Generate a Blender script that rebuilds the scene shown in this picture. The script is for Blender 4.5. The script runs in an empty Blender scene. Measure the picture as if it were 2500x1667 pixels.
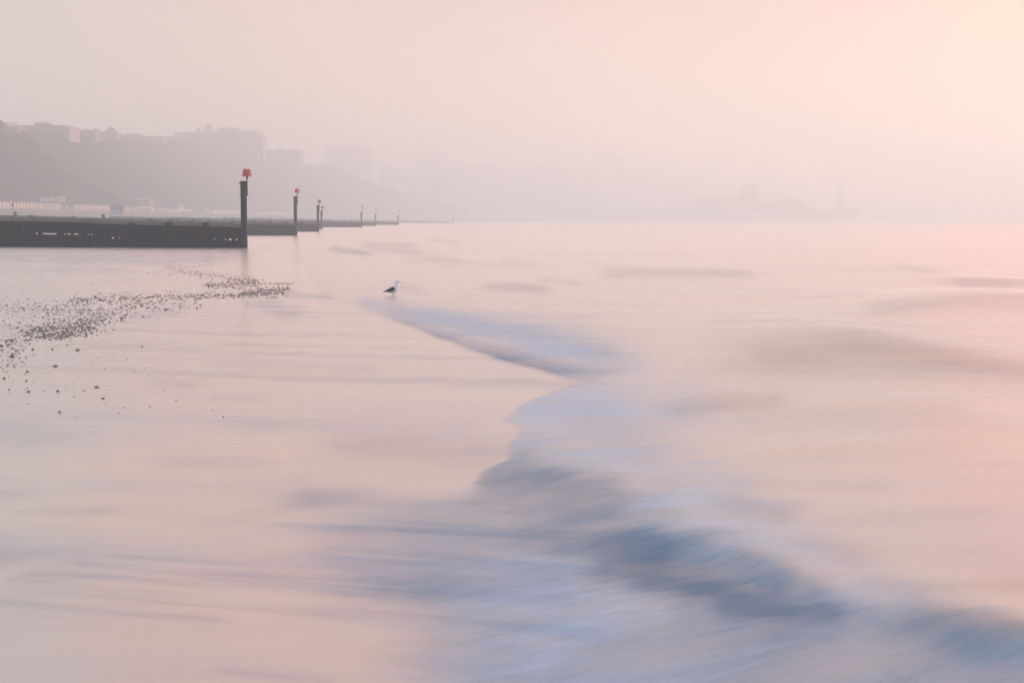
import bpy, bmesh, math, random
import numpy as np
from mathutils import Vector, Matrix
R = math.radians
random.seed(7)
rng = np.random.default_rng(11)
scn = bpy.context.scene
C = scn.collection

# ---------------------------------------------------------------- camera
H_CAM = 1.6
FPX = 3472.0                       # 50 mm on a 36 mm wide frame, in photo pixels
HORIZON = 537.0
PITCH = math.atan((833.5 - HORIZON) / FPX)
cam_d = bpy.data.cameras.new('camera')
cam_d.lens = 50.0
cam_d.sensor_width = 36.0
cam_d.clip_start = 0.05
cam_d.clip_end = 30000
cam = bpy.data.objects.new('camera', cam_d)
C.objects.link(cam)
cam.location = (0, 0, H_CAM)
cam.rotation_euler = (R(90) - PITCH, 0, 0)
scn.camera = cam

# ---------------------------------------------------------------- exposure
scn.view_settings.view_transform = 'Standard'
scn.view_settings.look = 'None'
scn.view_settings.gamma = 1.0
scn.view_settings.exposure = 0.39
scn.cycles.use_denoising = True
scn.cycles.volume_bounces = 3
scn.cycles.max_bounces = 8
scn.cycles.sample_clamp_indirect = 4.0

# ---------------------------------------------------------------- sky and sun
SUN_EL, SUN_AZ = 10.0, 62.0        # degrees; azimuth from +Y towards +X (to the right, out of frame)
def lin(c):
    o = []
    for v in c[:3]:
        v = v / 255.0
        o.append(v / 12.92 if v <= 0.04045 else ((v + 0.055) / 1.055) ** 2.4)
    return (o[0], o[1], o[2], 1.0)
world = bpy.data.worlds.new("World")
scn.world = world
world.use_nodes = True
wt = world.node_tree
wt.nodes.clear()
def wn(t, **k):
    n = wt.nodes.new(t)
    for a, b in k.items():
        setattr(n, a, b)
    return n
wout = wn('ShaderNodeOutputWorld')
wadd = wn('ShaderNodeAddShader')
bg1 = wn('ShaderNodeBackground'); bg1.inputs[1].default_value = 0.05
bg2 = wn('ShaderNodeBackground'); bg2.inputs[1].default_value = 1.5
sky = wn('ShaderNodeTexSky')
sky.sky_type = 'NISHITA'
sky.sun_disc = False
sky.sun_elevation = R(SUN_EL)
sky.sun_rotation = R(SUN_AZ)
sky.dust_density = 0.4
wt.links.new(sky.outputs[0], bg1.inputs[0])
tc = wn('ShaderNodeTexCoord')
nrm = wn('ShaderNodeVectorMath', operation='NORMALIZE')
wt.links.new(tc.outputs['Generated'], nrm.inputs[0])
sep = wn('ShaderNodeSeparateXYZ')
wt.links.new(nrm.outputs[0], sep.inputs[0])
asin = wn('ShaderNodeMath', operation='ARCSINE'); wt.links.new(sep.outputs[2], asin.inputs[0])
el = wn('ShaderNodeMath', operation='DIVIDE'); wt.links.new(asin.outputs[0], el.inputs[0]); el.inputs[1].default_value = math.pi / 2
def wramp(stops):
    r = wn('ShaderNodeValToRGB')
    cr = r.color_ramp
    while len(cr.elements) > 1:
        cr.elements.remove(cr.elements[-1])
    cr.elements[0].position = stops[0][0] / 90.0
    cr.elements[0].color = lin(stops[0][1])
    for d, c in stops[1:]:
        e = cr.elements.new(d / 90.0); e.color = lin(c)
    wt.links.new(el.outputs[0], r.inputs[0])
    return r
SKY_L = [(0, (129, 125, 123)), (6, (137, 127, 122)), (9, (145, 131, 123)), (12, (188, 172, 157)), (17, (224, 188, 158)), (22, (214, 178, 152)), (32, (142, 150, 162)), (52, (105, 138, 166)), (90, (96, 136, 176))]
SKY_R = [(0, (172, 119, 91)), (6, (168, 117, 93)), (9.2, (154, 105, 85)), (12.2, (255, 172, 130)), (21, (250, 174, 132)), (32, (160, 150, 152)), (52, (107, 138, 164)), (90, (96, 136, 176))]
rl = wramp(SKY_L); rr = wramp(SKY_R)
az = wn('ShaderNodeVectorMath', operation='DOT_PRODUCT')
wt.links.new(nrm.outputs[0], az.inputs[0])
az.inputs[1].default_value = (math.sin(R(SUN_AZ)), math.cos(R(SUN_AZ)), 0)
mr = wn('ShaderNodeMapRange', interpolation_type='SMOOTHSTEP')
wt.links.new(az.outputs['Value'], mr.inputs['Value'])
mr.inputs['From Min'].default_value = -0.05
mr.inputs['From Max'].default_value = 0.62
wmix = wn('ShaderNodeMix', data_type='RGBA')
wt.links.new(mr.outputs[0], wmix.inputs[0])
wt.links.new(rl.outputs[0], wmix.inputs[6]); wt.links.new(rr.outputs[0], wmix.inputs[7])
prev = wmix.outputs[2]
for g_az, g_el, rad, col, amt in ((22, 12, 8.5, (255, 124, 72), .9), (-9, 18.5, 11, (255, 152, 104), .85)):
    gd = wn('ShaderNodeVectorMath', operation='DOT_PRODUCT')
    wt.links.new(nrm.outputs[0], gd.inputs[0])
    gd.inputs[1].default_value = (math.sin(R(g_az)) * math.cos(R(g_el)), math.cos(R(g_az)) * math.cos(R(g_el)), math.sin(R(g_el)))
    gm = wn('ShaderNodeMapRange', interpolation_type='SMOOTHSTEP')
    wt.links.new(gd.outputs['Value'], gm.inputs['Value'])
    gm.inputs['From Min'].default_value = math.cos(R(rad)); gm.inputs['From Max'].default_value = 1.0; gm.inputs['To Max'].default_value = amt
    gx = wn('ShaderNodeMix', data_type='RGBA')
    wt.links.new(gm.outputs[0], gx.inputs[0]); wt.links.new(prev, gx.inputs[6]); gx.inputs[7].default_value = lin(col)
    prev = gx.outputs[2]
wt.links.new(prev, bg2.inputs[0])
wt.links.new(bg1.outputs[0], wadd.inputs[0]); wt.links.new(bg2.outputs[0], wadd.inputs[1])
wt.links.new(wadd.outputs[0], wout.inputs[0])

sun_d = bpy.data.lights.new('sun', 'SUN')
sun_d.energy = 3.9
sun_d.angle = R(6)
sun_d.color = (1.0, 0.50, 0.27)
sun = bpy.data.objects.new('sun', sun_d)
C.objects.link(sun)
sd = Vector((math.sin(R(SUN_AZ)) * math.cos(R(SUN_EL)), math.cos(R(SUN_AZ)) * math.cos(R(SUN_EL)), math.sin(R(SUN_EL))))
sun.rotation_euler = sd.to_track_quat('Z', 'Y').to_euler()
sun.location = (60, 30, 60)

# ---------------------------------------------------------------- helpers
CP, SP = math.cos(PITCH), math.sin(PITCH)
def gnd(px, py, z=0.0):
    """photo pixel -> point on the level z"""
    u = (px - 1250.0) / FPX; v = (py - 833.5) / FPX
    dy = CP - v * SP; dz = -SP - v * CP
    t = (z - H_CAM) / dz
    return Vector((u * t, dy * t, z))
def W_(Y):
    return Y if Y < 700 else 700 + (Y - 700) * 1.45
def at(px, py, Y):
    Y = W_(Y)
    """photo pixel -> point at distance Y"""
    u = (px - 1250.0) / FPX; v = (py - 833.5) / FPX
    dy = CP - v * SP; dz = -SP - v * CP
    t = Y / dy
    return Vector((u * t, Y, H_CAM + dz * t))
def gnd_np(px, py):
    u = (px - 1250.0) / FPX; v = (py - 833.5) / FPX
    dy = CP - v * SP; dz = -SP - v * CP
    t = -H_CAM / dz
    return u * t, dy * t

def tag(o, label=None, cat=None, group=None, kind=None):
    if label: o['label'] = label
    if cat: o['category'] = cat
    if group: o['group'] = group
    if kind: o['kind'] = kind
    return o
def empty(name, loc, rz=0.0):
    o = bpy.data.objects.new(name, None)
    o.empty_display_size = 0.3
    C.objects.link(o)
    o.location = loc; o.rotation_euler = (0, 0, rz)
    return o
def link(name, me, m=None, parent=None, smooth=False):
    o = bpy.data.objects.new(name, me)
    if m is not None:
        me.materials.append(m)
    if smooth:
        me.polygons.foreach_set('use_smooth', [True] * len(me.polygons))
    C.objects.link(o)
    if parent is not None:
        o.parent = parent
    return o
def obj(name, bm, m=None, parent=None, smooth=False):
    me = bpy.data.meshes.new(name)
    bm.to_mesh(me); bm.free()
    return link(name, me, m, parent, smooth)
def np_mesh(name, verts, faces, m=None, parent=None, smooth=False):
    me = bpy.data.meshes.new(name)
    me.from_pydata([tuple(v) for v in verts], [], faces)
    me.update()
    return link(name, me, m, parent, smooth)
def copy_tree(o, parent=None):
    c = o.copy(); C.objects.link(c)
    if parent is not None:
        c.parent = parent
    for ch in list(o.children):
        copy_tree(ch, c)
    return c
def bx(bm, x0, x1, y0, y1, z0, z1):
    vs = [bm.verts.new(p) for p in ((x0, y0, z0), (x1, y0, z0), (x1, y1, z0), (x0, y1, z0), (x0, y0, z1), (x1, y0, z1), (x1, y1, z1), (x0, y1, z1))]
    for f in ((0, 3, 2, 1), (4, 5, 6, 7), (0, 1, 5, 4), (1, 2, 6, 5), (2, 3, 7, 6), (3, 0, 4, 7)):
        bm.faces.new([vs[i] for i in f])
    return vs
def box(name, x0, x1, y0, y1, z0, z1, m, parent=None, bev=0.0):
    bm = bmesh.new(); bx(bm, x0, x1, y0, y1, z0, z1)
    if bev:
        bmesh.ops.bevel(bm, geom=bm.edges[:], offset=bev, segments=1, affect='EDGES')
    return obj(name, bm, m, parent)
def loft(bm, rings, cap=True):
    """rings: list of lists of points"""
    vr = [[bm.verts.new(p) for p in r] for r in rings]
    n = len(vr[0])
    for a, b in zip(vr[:-1], vr[1:]):
        for i in range(n):
            bm.faces.new((a[i], a[(i + 1) % n], b[(i + 1) % n], b[i]))
    if cap:
        bm.faces.new(vr[0][::-1]); bm.faces.new(vr[-1])
    return vr
def tube(bm, p0, p1, r0, r1=None, n=10):
    p0, p1 = Vector(p0), Vector(p1)
    if r1 is None: r1 = r0
    d = (p1 - p0).normalized()
    a = d.orthogonal().normalized(); b = d.cross(a)
    ring = lambda p, r: [p + a * (r * math.cos(2 * math.pi * i / n)) + b * (r * math.sin(2 * math.pi * i / n)) for i in range(n)]
    loft(bm, [ring(p0, r0), ring(p1, r1)])
def prism(bm, prof, axis_fn):
    """profile polygon extruded: axis_fn(pt, k) gives 3-D, k=0,1"""
    loft(bm, [[axis_fn(p, 0) for p in prof], [axis_fn(p, 1) for p in prof]])

# ---------------------------------------------------------------- materials
def mat(name, col, rough=0.8, var=0.0, scale=3.0, col2=None, spec=0.3, bump=0.0, stretch=(1, 1, 1), detail=5):
    m = bpy.data.materials.new(name); m.use_nodes = True
    nt = m.node_tree; b = nt.nodes['Principled BSDF']
    b.inputs['Roughness'].default_value = rough
    b.inputs['Specular IOR Level'].default_value = spec
    c = col if len(col) == 4 else (*col, 1)
    b.inputs['Base Color'].default_value = c
    if var or col2 or bump:
        t = nt.nodes.new('ShaderNodeTexCoord'); mp = nt.nodes.new('ShaderNodeMapping')
        mp.inputs['Scale'].default_value = stretch
        nt.links.new(t.outputs['Object'], mp.inputs[0])
        n = nt.nodes.new('ShaderNodeTexNoise'); n.inputs['Scale'].default_value = scale; n.inputs['Detail'].default_value = detail
        nt.links.new(mp.outputs[0], n.inputs['Vector'])
        c2 = col2 if col2 else tuple(v * (1 - var) for v in c[:3])
        mx = nt.nodes.new('ShaderNodeMix'); mx.data_type = 'RGBA'
        mx.inputs[6].default_value = c; mx.inputs[7].default_value = (*c2[:3], 1)
        r = nt.nodes.new('ShaderNodeMapRange'); r.inputs['From Min'].default_value = 0.35; r.inputs['From Max'].default_value = 0.65
        nt.links.new(n.outputs[0], r.inputs[0]); nt.links.new(r.outputs[0], mx.inputs[0])
        nt.links.new(mx.outputs[2], b.inputs['Base Color'])
        if bump:
            bp = nt.nodes.new('ShaderNodeBump'); bp.inputs['Strength'].default_value = 0.6; bp.inputs['Distance'].default_value = bump
            nt.links.new(n.outputs[0], bp.inputs['Height']); nt.links.new(bp.outputs[0], b.inputs['Normal'])
    return m
M = {}
M['timber'] = mat('dark_timber', (0.001, 0.005, 0.015), 0.85, 0.0, 5, (0.006, 0.014, 0.030), 0.2, 0.01, (0.5, 0.5, 5))
M['post'] = mat('post_timber', (0.011, 0.017, 0.024), 0.85, 0.0, 6, (0.026, 0.032, 0.036), 0.2, 0.012, (5, 5, 0.5))
M['bolt'] = mat('bolt_head', (0.08, 0.09, 0.11), 0.6)
M['iron'] = mat('dark_iron', (0.05, 0.045, 0.045), 0.7, 0.3, 20)
M['red'] = mat('marker_red', (0.48, 0.04, 0.09), 0.5, 0.0, 9, (0.38, 0.06, 0.09), 0.3)
M['cliff'] = mat('cliff_scrub', (0.015, 0.035, 0.04), 0.95, 0, 0.05, (0.04, 0.055, 0.05), 0.0, 0.0, (1, 1, 1), 8)
M['leaf'] = mat('tree_leaves', (0.04, 0.055, 0.035), 0.9, 0, 0.6, (0.075, 0.085, 0.05), 0.1)
M['trunk'] = mat('tree_bark', (0.06, 0.05, 0.04), 0.9, 0.4, 3)
M['prom'] = mat('promenade_concrete', (0.33, 0.31, 0.29), 0.85, 0.25, 0.2)
M['cream'] = mat('cream_render', (0.34, 0.31, 0.29), 0.8, 0.15, 0.15)
M['stone'] = mat('pale_stone', (0.20, 0.19, 0.19), 0.8, 0.2, 0.1)
M['brick'] = mat('brown_brick', (0.24, 0.15, 0.12), 0.9, 0.3, 0.4)
M['slate'] = mat('grey_slate', (0.12, 0.13, 0.16), 0.7, 0.2, 0.5)
M['tile'] = mat('red_tile', (0.34, 0.17, 0.13), 0.8, 0.2, 0.5)
M['glass'] = mat('dark_glass', (0.09, 0.10, 0.12), 0.3, 0, 1, None, 0.4)
M['whitepaint'] = mat('white_paint', (0.80, 0.76, 0.72), 0.6, 0.08, 2)
M['steel'] = mat('grey_steel', (0.16, 0.17, 0.19), 0.6, 0.2, 1)
M['blue'] = mat('blue_paint', (0.10, 0.16, 0.30), 0.6, 0.2, 2)
for n_, c_ in {'hutcream': (0.82, 0.74, 0.62), 'hutwhite': (0.82, 0.80, 0.78), 'hutpink': (0.78, 0.50, 0.42), 'hutyellow': (0.84, 0.58, 0.24), 'hutblue': (0.26, 0.40, 0.56), 'hutgreen': (0.42, 0.52, 0.46), 'hutlilac': (0.60, 0.56, 0.68)}.items():
    M[n_] = mat(n_, tuple(v * .55 + .19 * (sum(c_) / 3) for v in c_), 0.7, 0.1, 3)

def nd(nt, t, **k):
    n = nt.nodes.new(t)
    for a, b in k.items():
        setattr(n, a, b)
    return n
def water_material(name, is_sea):
    """thin water over sand and sea water: sky-reflecting film over a body that carries sand, painted blue sky reflection and foam"""
    m = bpy.data.materials.new(name); m.use_nodes = True
    nt = m.node_tree; L = nt.links; nt.nodes.clear()
    out = nd(nt, 'ShaderNodeOutputMaterial')
    geo = nd(nt, 'ShaderNodeNewGeometry')
    def noise(scale, stretch, rz=0.0, detail=4, rough=0.55, dist=0.0):
        mp = nd(nt, 'ShaderNodeMapping', vector_type='TEXTURE'); mp.inputs['Rotation'].default_value = (0, 0, rz); mp.inputs['Scale'].default_value = tuple(1.0 / v for v in stretch)
        L.new(geo.outputs['Position'], mp.inputs[0])
        n = nd(nt, 'ShaderNodeTexNoise'); n.inputs['Scale'].default_value = scale; n.inputs['Detail'].default_value = detail
        n.inputs['Roughness'].default_value = rough; n.inputs['Distortion'].default_value = dist
        L.new(mp.outputs[0], n.inputs['Vector'])
        return n.outputs[0]
    def mr_(v, a, b, c=0.0, d=1.0, smooth=True):
        n = nd(nt, 'ShaderNodeMapRange'); n.interpolation_type = 'SMOOTHSTEP' if smooth else 'LINEAR'
        L.new(v, n.inputs[0]); n.inputs[1].default_value = a; n.inputs[2].default_value = b; n.inputs[3].default_value = c; n.inputs[4].default_value = d
        return n.outputs[0]
    def ma(op, a, b, clamp=False):
        n = nd(nt, 'ShaderNodeMath', operation=op); n.use_clamp = clamp
        for i, v in enumerate((a, b)):
            if isinstance(v, (int, float)): n.inputs[i].default_value = v
            else: L.new(v, n.inputs[i])
        return n.outputs[0]
    def mixc(f, a, b):
        n = nd(nt, 'ShaderNodeMix', data_type='RGBA')
        if isinstance(f, (int, float)): n.inputs[0].default_value = f
        else: L.new(f, n.inputs[0])
        for i, v in ((6, a), (7, b)):
            if isinstance(v, tuple): n.inputs[i].default_value = (*v, 1)
            else: L.new(v, n.inputs[i])
        return n.outputs[2]
    sp = nd(nt, 'ShaderNodeSeparateXYZ'); L.new(geo.outputs['Position'], sp.inputs[0])
    far_ = mr_(sp.outputs[1], 8.5, 14.0)
    def mixf(f, a, b):
        n = nd(nt, 'ShaderNodeMix', data_type='FLOAT')
        L.new(f, n.inputs[0]); L.new(a, n.inputs[2]); L.new(b, n.inputs[3])
        return n.outputs[0]
    if is_sea:
        calm_ = nd(nt, 'ShaderNodeAttribute', attribute_name='calm').outputs['Fac']
        streak = mixf(far_, noise(1.0, (0.8, 4.5, 1), R(34), 5, 0.58, 0.5), noise(1.0, (0.9, 5.0, 1), R(-14), 5, 0.6, 0.3))
        streak = mixf(calm_, streak, noise(1.0, (0.8, 6.0, 1), R(-16), 5, 0.6, 0.25))
        fine = mixf(far_, noise(1.0, (4.0, 26.0, 1), R(38), 3, 0.6, 0.4), noise(1.0, (5.0, 24.0, 1), R(-12), 3, 0.6, 0.3))
    else:
        streak = noise(1.0, (0.8, 6.0, 1), R(-16), 5, 0.6, 0.25)
        fine = noise(1.0, (4.0, 30.0, 1), R(-18), 3, 0.6)
    broad = noise(1.0, (0.16, 0.75, 1), R(-14), 3, 0.5, 0.4)
    sand = (0.43, 0.455, 0.44)
    sand2 = (0.55, 0.495, 0.41)
    base = mixc(mr_(broad, 0.35, 0.68), sand, sand2)
    film = nd(nt, 'ShaderNodeAttribute', attribute_name='film').outputs['Fac']
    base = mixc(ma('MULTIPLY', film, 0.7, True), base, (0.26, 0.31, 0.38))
    fr = nd(nt, 'ShaderNodeFresnel'); fr.inputs['IOR'].default_value = 2.3
    if is_sea:
        def attr(n_):
            a = nd(nt, 'ShaderNodeAttribute', attribute_name=n_); return a.outputs['Fac']
        foam, refl_tint, chop = attr('foam'), attr('refl_tint'), attr('chop')
        murk, calm = attr('murk'), attr('calm')
        base = mixc(murk, base, (0.22, 0.215, 0.19))
        base = mixc(refl_tint, base, (0.125, 0.205, 0.285))  # blue upper sky mirrored by wave faces, painted as body colour
        tex = mr_(streak, 0.30, 0.72, 0.6, 1.2, False)
        ftx = mr_(fine, 0.30, 0.72, 0.75, 1.2, False)
        fmask = ma('MULTIPLY', ma('MULTIPLY', foam, tex), ftx, True)
        base = mixc(fmask, base, (0.52, 0.62, 0.75))
        gl = ma('MULTIPLY', fr.outputs[0], ma('MULTIPLY', ma('SUBTRACT', 1.0, ma('MULTIPLY', fmask, 0.72)), ma('SUBTRACT', 1.0, ma('ADD', ma('ADD', ma('MULTIPLY', refl_tint, 0.78), ma('MULTIPLY', murk, 0.5)), ma('MULTIPLY', film, 0.45)), True)), True)
        h = ma('ADD', ma('MULTIPLY', streak, ma('MULTIPLY', ma('ADD', chop, 0.22), 0.026)), ma('MULTIPLY', fine, ma('MULTIPLY', chop, 0.0016)))
    else:
        dr = nd(nt, 'ShaderNodeAttribute', attribute_name='dry').outputs['Fac']
        base = mixc(dr, base, (0.36, 0.32, 0.28))
        gl = ma('MULTIPLY', ma('MULTIPLY', fr.outputs[0], ma('SUBTRACT', 1.0, ma('MULTIPLY', film, 0.45))), ma('SUBTRACT', 1.0, dr), True)
        rp = nd(nt, 'ShaderNodeAttribute', attribute_name='ripple').outputs['Fac']
        streak2 = noise(1.0, (0.12, 2.6, 1), R(-6), 4, 0.62, 0.2)
        h = ma('ADD', ma('MULTIPLY', streak, 0.006), ma('MULTIPLY', ma('MULTIPLY', streak2, rp), 0.16))
    bump = nd(nt, 'ShaderNodeBump'); bump.inputs['Strength'].default_value = 1.0; bump.inputs['Distance'].default_value = 1.0
    L.new(h, bump.inputs['Height'])
    dif = nd(nt, 'ShaderNodeBsdfDiffuse'); L.new(base, dif.inputs[0]); L.new(bump.outputs[0], dif.inputs['Normal'])
    glo = nd(nt, 'ShaderNodeBsdfGlossy'); glo.inputs['Color'].default_value = (0.98, 0.97, 0.96, 1)
    glo.inputs['Roughness'].default_value = 0.21
    L.new(bump.outputs[0], glo.inputs['Normal'])
    L.new(bump.outputs[0], fr.inputs['Normal'])
    gl = ma('MULTIPLY', gl, 0.9 if is_sea else 0.94)
    mix = nd(nt, 'ShaderNodeMixShader')
    L.new(gl, mix.inputs[0]); L.new(dif.outputs[0], mix.inputs[1]); L.new(glo.outputs[0], mix.inputs[2])
    L.new(mix.outputs[0], out.inputs[0])
    return m
M['sea'] = water_material('sea_water', True)
M['sand'] = water_material('wet_sand', False)

# ---------------------------------------------------------------- coast line
SY = [-400, 0, 30, 82, 148, 198, 255, 314, 380, 463, 740, 1000, 1400, 1900, 2500, 6000, 9000]
SX = [6, 1, -7, -14.6, -20.3, -27, -34, -33, -36, -36.5, -30, -5, 70, 210, 450, 2200, 3800]
SX = [x * W_(y) / y if y > 700 else x for x, y in zip(SX, SY)]; SY = [W_(y) for y in SY]
def xs(Y): return float(np.interp(Y, SY, SX))
FY = [-400, 0, 300, 600, 800, 1000, 1400, 1900, 2500, 6000, 9000]
FX = [-178, -178, -178, -178, -176, -165, -80, 62, 300, 2050, 3650]
FX = [x * W_(y) / y if y > 700 else x for x, y in zip(FX, FY)]; FY = [W_(y) for y in FY]
def xf(Y): return float(np.interp(Y, FY, FX))
def beach_z(x, y):
    s = xs(y); f = xf(y)
    rel = s - x; w = (s - (f + 26))
    t = np.clip((rel - 20 * w / 130) / (w * 110 / 130.0), 0, 1)
    if rel < -14: return -min(0.02 * (-rel - 14), 3.0)
    return 4.9 * (t * 0.75 + 0.25 * t * t * (3 - 2 * t)) - (0.0)

def seg_field(PX, PY, pts, w, amp, aspect=1.0):
    """soft stroke along a polyline in plan (given by where it is seen), w = half width (may vary per point)"""
    best = np.zeros_like(PX)
    for k in range(len(pts) - 1):
        (x0, y0), (x1, y1) = pts[k], pts[k + 1]
        w0 = w[k] if isinstance(w, (list, tuple)) else w
        w1 = w[k + 1] if isinstance(w, (list, tuple)) else w
        a0 = amp[k] if isinstance(amp, (list, tuple)) else amp
        a1 = amp[k + 1] if isinstance(amp, (list, tuple)) else amp
        dx, dy = x1 - x0, (y1 - y0)
        X_, Y_ = (PX - x0) / aspect, (PY - y0)
        DX, DY = dx / aspect, dy
        t = np.clip((X_ * DX + Y_ * DY) / (DX * DX + DY * DY), 0, 1)
        d2 = (X_ - t * DX) ** 2 + (Y_ - t * DY) ** 2
        ww = w0 + (w1 - w0) * t
        best = np.maximum(best, (a0 + (a1 - a0) * t) * np.exp(-d2 / (2 * ww * ww)))
    return best
def fbm(X, Y, seed, octs=4):
    """cheap smooth value noise in plan"""
    out = np.zeros_like(X); amp = 1.0; tot = 0
    for o in range(octs):
        r_ = np.random.default_rng(seed + o)
        T = r_.random((64, 64))
        fx = np.mod(X, 64); fy = np.mod(Y, 64)
        ix = np.floor(fx).astype(int); iy = np.floor(fy).astype(int)
        u = fx - ix; v = fy - iy
        u = u * u * (3 - 2 * u); v = v * v * (3 - 2 * v)
        ix0, iy0 = ix % 64, iy % 64; ix1, iy1 = (ix + 1) % 64, (iy + 1) % 64
        val = (T[iy0, ix0] * (1 - u) + T[iy0, ix1] * u) * (1 - v) + (T[iy1, ix0] * (1 - u) + T[iy1, ix1] * u) * v
        out += val * amp; tot += amp; amp *= 0.55
        X = X * 2.03 + 7.1; Y = Y * 2.03 + 3.7
    return out / tot
def smooth01(x): x = np.clip(x, 0, 1); return x * x * (3 - 2 * x)

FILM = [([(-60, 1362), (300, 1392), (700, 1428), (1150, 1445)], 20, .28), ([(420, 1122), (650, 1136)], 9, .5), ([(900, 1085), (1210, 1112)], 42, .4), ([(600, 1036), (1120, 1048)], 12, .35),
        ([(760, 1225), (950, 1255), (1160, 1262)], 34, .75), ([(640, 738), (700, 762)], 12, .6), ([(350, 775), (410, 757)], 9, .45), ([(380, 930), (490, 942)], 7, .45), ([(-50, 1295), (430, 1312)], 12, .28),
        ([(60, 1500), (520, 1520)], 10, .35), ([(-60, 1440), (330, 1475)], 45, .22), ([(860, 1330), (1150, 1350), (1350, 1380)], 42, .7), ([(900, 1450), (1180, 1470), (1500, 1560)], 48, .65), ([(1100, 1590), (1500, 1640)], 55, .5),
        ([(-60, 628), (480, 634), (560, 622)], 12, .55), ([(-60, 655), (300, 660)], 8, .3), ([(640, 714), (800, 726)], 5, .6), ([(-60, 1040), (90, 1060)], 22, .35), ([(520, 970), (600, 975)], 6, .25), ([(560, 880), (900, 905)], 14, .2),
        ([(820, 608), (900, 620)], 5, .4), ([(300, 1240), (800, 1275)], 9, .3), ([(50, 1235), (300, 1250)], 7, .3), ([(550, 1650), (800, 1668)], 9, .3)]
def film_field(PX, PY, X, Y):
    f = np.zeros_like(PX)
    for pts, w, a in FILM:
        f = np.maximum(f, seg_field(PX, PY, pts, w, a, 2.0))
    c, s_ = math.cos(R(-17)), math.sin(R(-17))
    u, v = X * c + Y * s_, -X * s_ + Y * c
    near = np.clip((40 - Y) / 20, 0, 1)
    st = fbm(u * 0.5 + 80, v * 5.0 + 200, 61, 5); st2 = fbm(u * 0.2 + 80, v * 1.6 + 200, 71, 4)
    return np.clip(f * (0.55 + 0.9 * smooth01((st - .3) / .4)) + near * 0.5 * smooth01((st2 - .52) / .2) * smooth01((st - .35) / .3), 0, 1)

# ---------------------------------------------------------------- beach (sand sheet, runs under the sea out to the horizon)
ys = np.unique(np.concatenate([[-400, -100, -20, -5], np.arange(0, 32, 0.25), np.arange(32, 120, 1.0), np.arange(120, 500, 8), np.arange(500, 2600, 40), [3500, 5000, 7500]]))
rels = np.concatenate([[-7500, -3000, -1200, -400, -150, -50, -20, -14, -8], np.arange(-6, 14, 0.25), np.arange(14, 30, 1.0), np.arange(30, 150, 3.0), [152, 170, 260, 600, 2000, 6000]])
V = []; dry = []; rip = []
for y in ys:
    s = xs(y)
    for r_ in rels:
        x = s - r_
        z = float(beach_z(x, y))
        V.append((x, y, z))
        dry.append(float(np.clip((z - 0.15) / 1.1, 0, 1)))
        rip.append(float(np.clip((y - 38) / 30, 0, 1)) * float(np.clip((s - x - 5) / 14, 0, 1)))
n = len(rels)
F = [(i * n + j, i * n + j + 1, (i + 1) * n + j + 1, (i + 1) * n + j) for i in range(len(ys) - 1) for j in range(n - 1)]
beach = np_mesh('beach', V, [f[::-1] for f in F], M['sand'], None, True)
BV = np.array(V); okY = np.maximum(BV[:, 1], 1.0)
BPY = 833.5 + FPX * (H_CAM * CP - okY * SP) / (okY * CP + H_CAM * SP); BPX = 1250 + FPX * BV[:, 0] / (okY * CP + H_CAM * SP)
filmB = film_field(BPX, BPY, BV[:, 0], BV[:, 1]) * (BV[:, 1] > 1)
for nm, arr in (('dry', dry), ('ripple', rip), ('film', filmB)):
    a = beach.data.attributes.new(nm, 'FLOAT', 'POINT'); a.data.foreach_set('value', arr)
tag(beach, 'smooth wet sand mirroring the pale sky', None, None, 'structure')

# ---------------------------------------------------------------- sea surface
BY = [538.2, 540, 542, 545, 549, 552, 555, 559, 564, 575, 590, 605, 625, 650, 700, 712, 722, 735, 745, 752, 775, 800, 825, 850, 868, 885, 905, 920, 935, 945, 960, 975, 990, 1000, 1012, 1022, 1030, 1045, 1060, 1080, 1100, 1120, 1140, 1155, 1170, 1190, 1220, 1260, 1320, 1400, 1500, 1667, 2000, 5000]
BX = [None, None, None, 1000, 965, 925, 890, 800, 788, 735, 680, 618, 690, 740, 770, 780, 790, 830, 850, 870, 930, 1000, 1062, 1125, 1180, 1235, 1310, 1355, 1400, 1385, 1335, 1290, 1262, 1245, 1255, 1228, 1240, 1262, 1258, 1243, 1240, 1232, 1190, 1168, 1158, 1130, 1000, 760, 420, 60, -300, -700, -1200, -3000]
for i, b in enumerate(BX):
    if b is None:
        g = gnd(0, BY[i]).y
        BX[i] = 1250 + FPX * (xs(g) + 2) / g
rows = np.concatenate([np.array([537.78, 538.0, 538.4, 539, 540, 541.2]), np.arange(542.5, 760, 2.4), np.arange(760, 1720, 3.0), np.array([1740, 1780, 1850, 1950, 2100, 2400, 2900, 3800, 6000])])
cols_in = np.concatenate([np.linspace(0, 0.12, 40)[:-1], np.linspace(0.12, 1.0, 300)])
cols_out = np.array([2760, 2900, 3200, 3800, 5000, 7500, 12000, 20000])
PXg = []; PYg = []
for y in rows:
    xb = float(np.interp(y, BY, BX))
    jag = 0
    if 700 < y < 1250:
        wj = math.sin((y - 700) / 550 * math.pi)
        jag = wj * (4 * math.sin(y * 0.19) + 5 * math.sin(y * 0.09 + 1) + 1.5 * math.sin(y * 0.37 + 2))
    xb += jag
    rr_ = xb + cols_in * (2700 - xb)
    PXg.append(np.concatenate([rr_, cols_out])); PYg.append(np.full(len(rr_) + len(cols_out), y))
PXg = np.array(PXg); PYg = np.array(PYg)
XW, YW = gnd_np(PXg, PYg)
edge = (PXg - PXg[:, :1])
foam = np.zeros_like(PXg); refl_tint = np.zeros_like(PXg); chop = np.zeros_like(PXg)
def add_max(A, B): return np.maximum(A, B)
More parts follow.
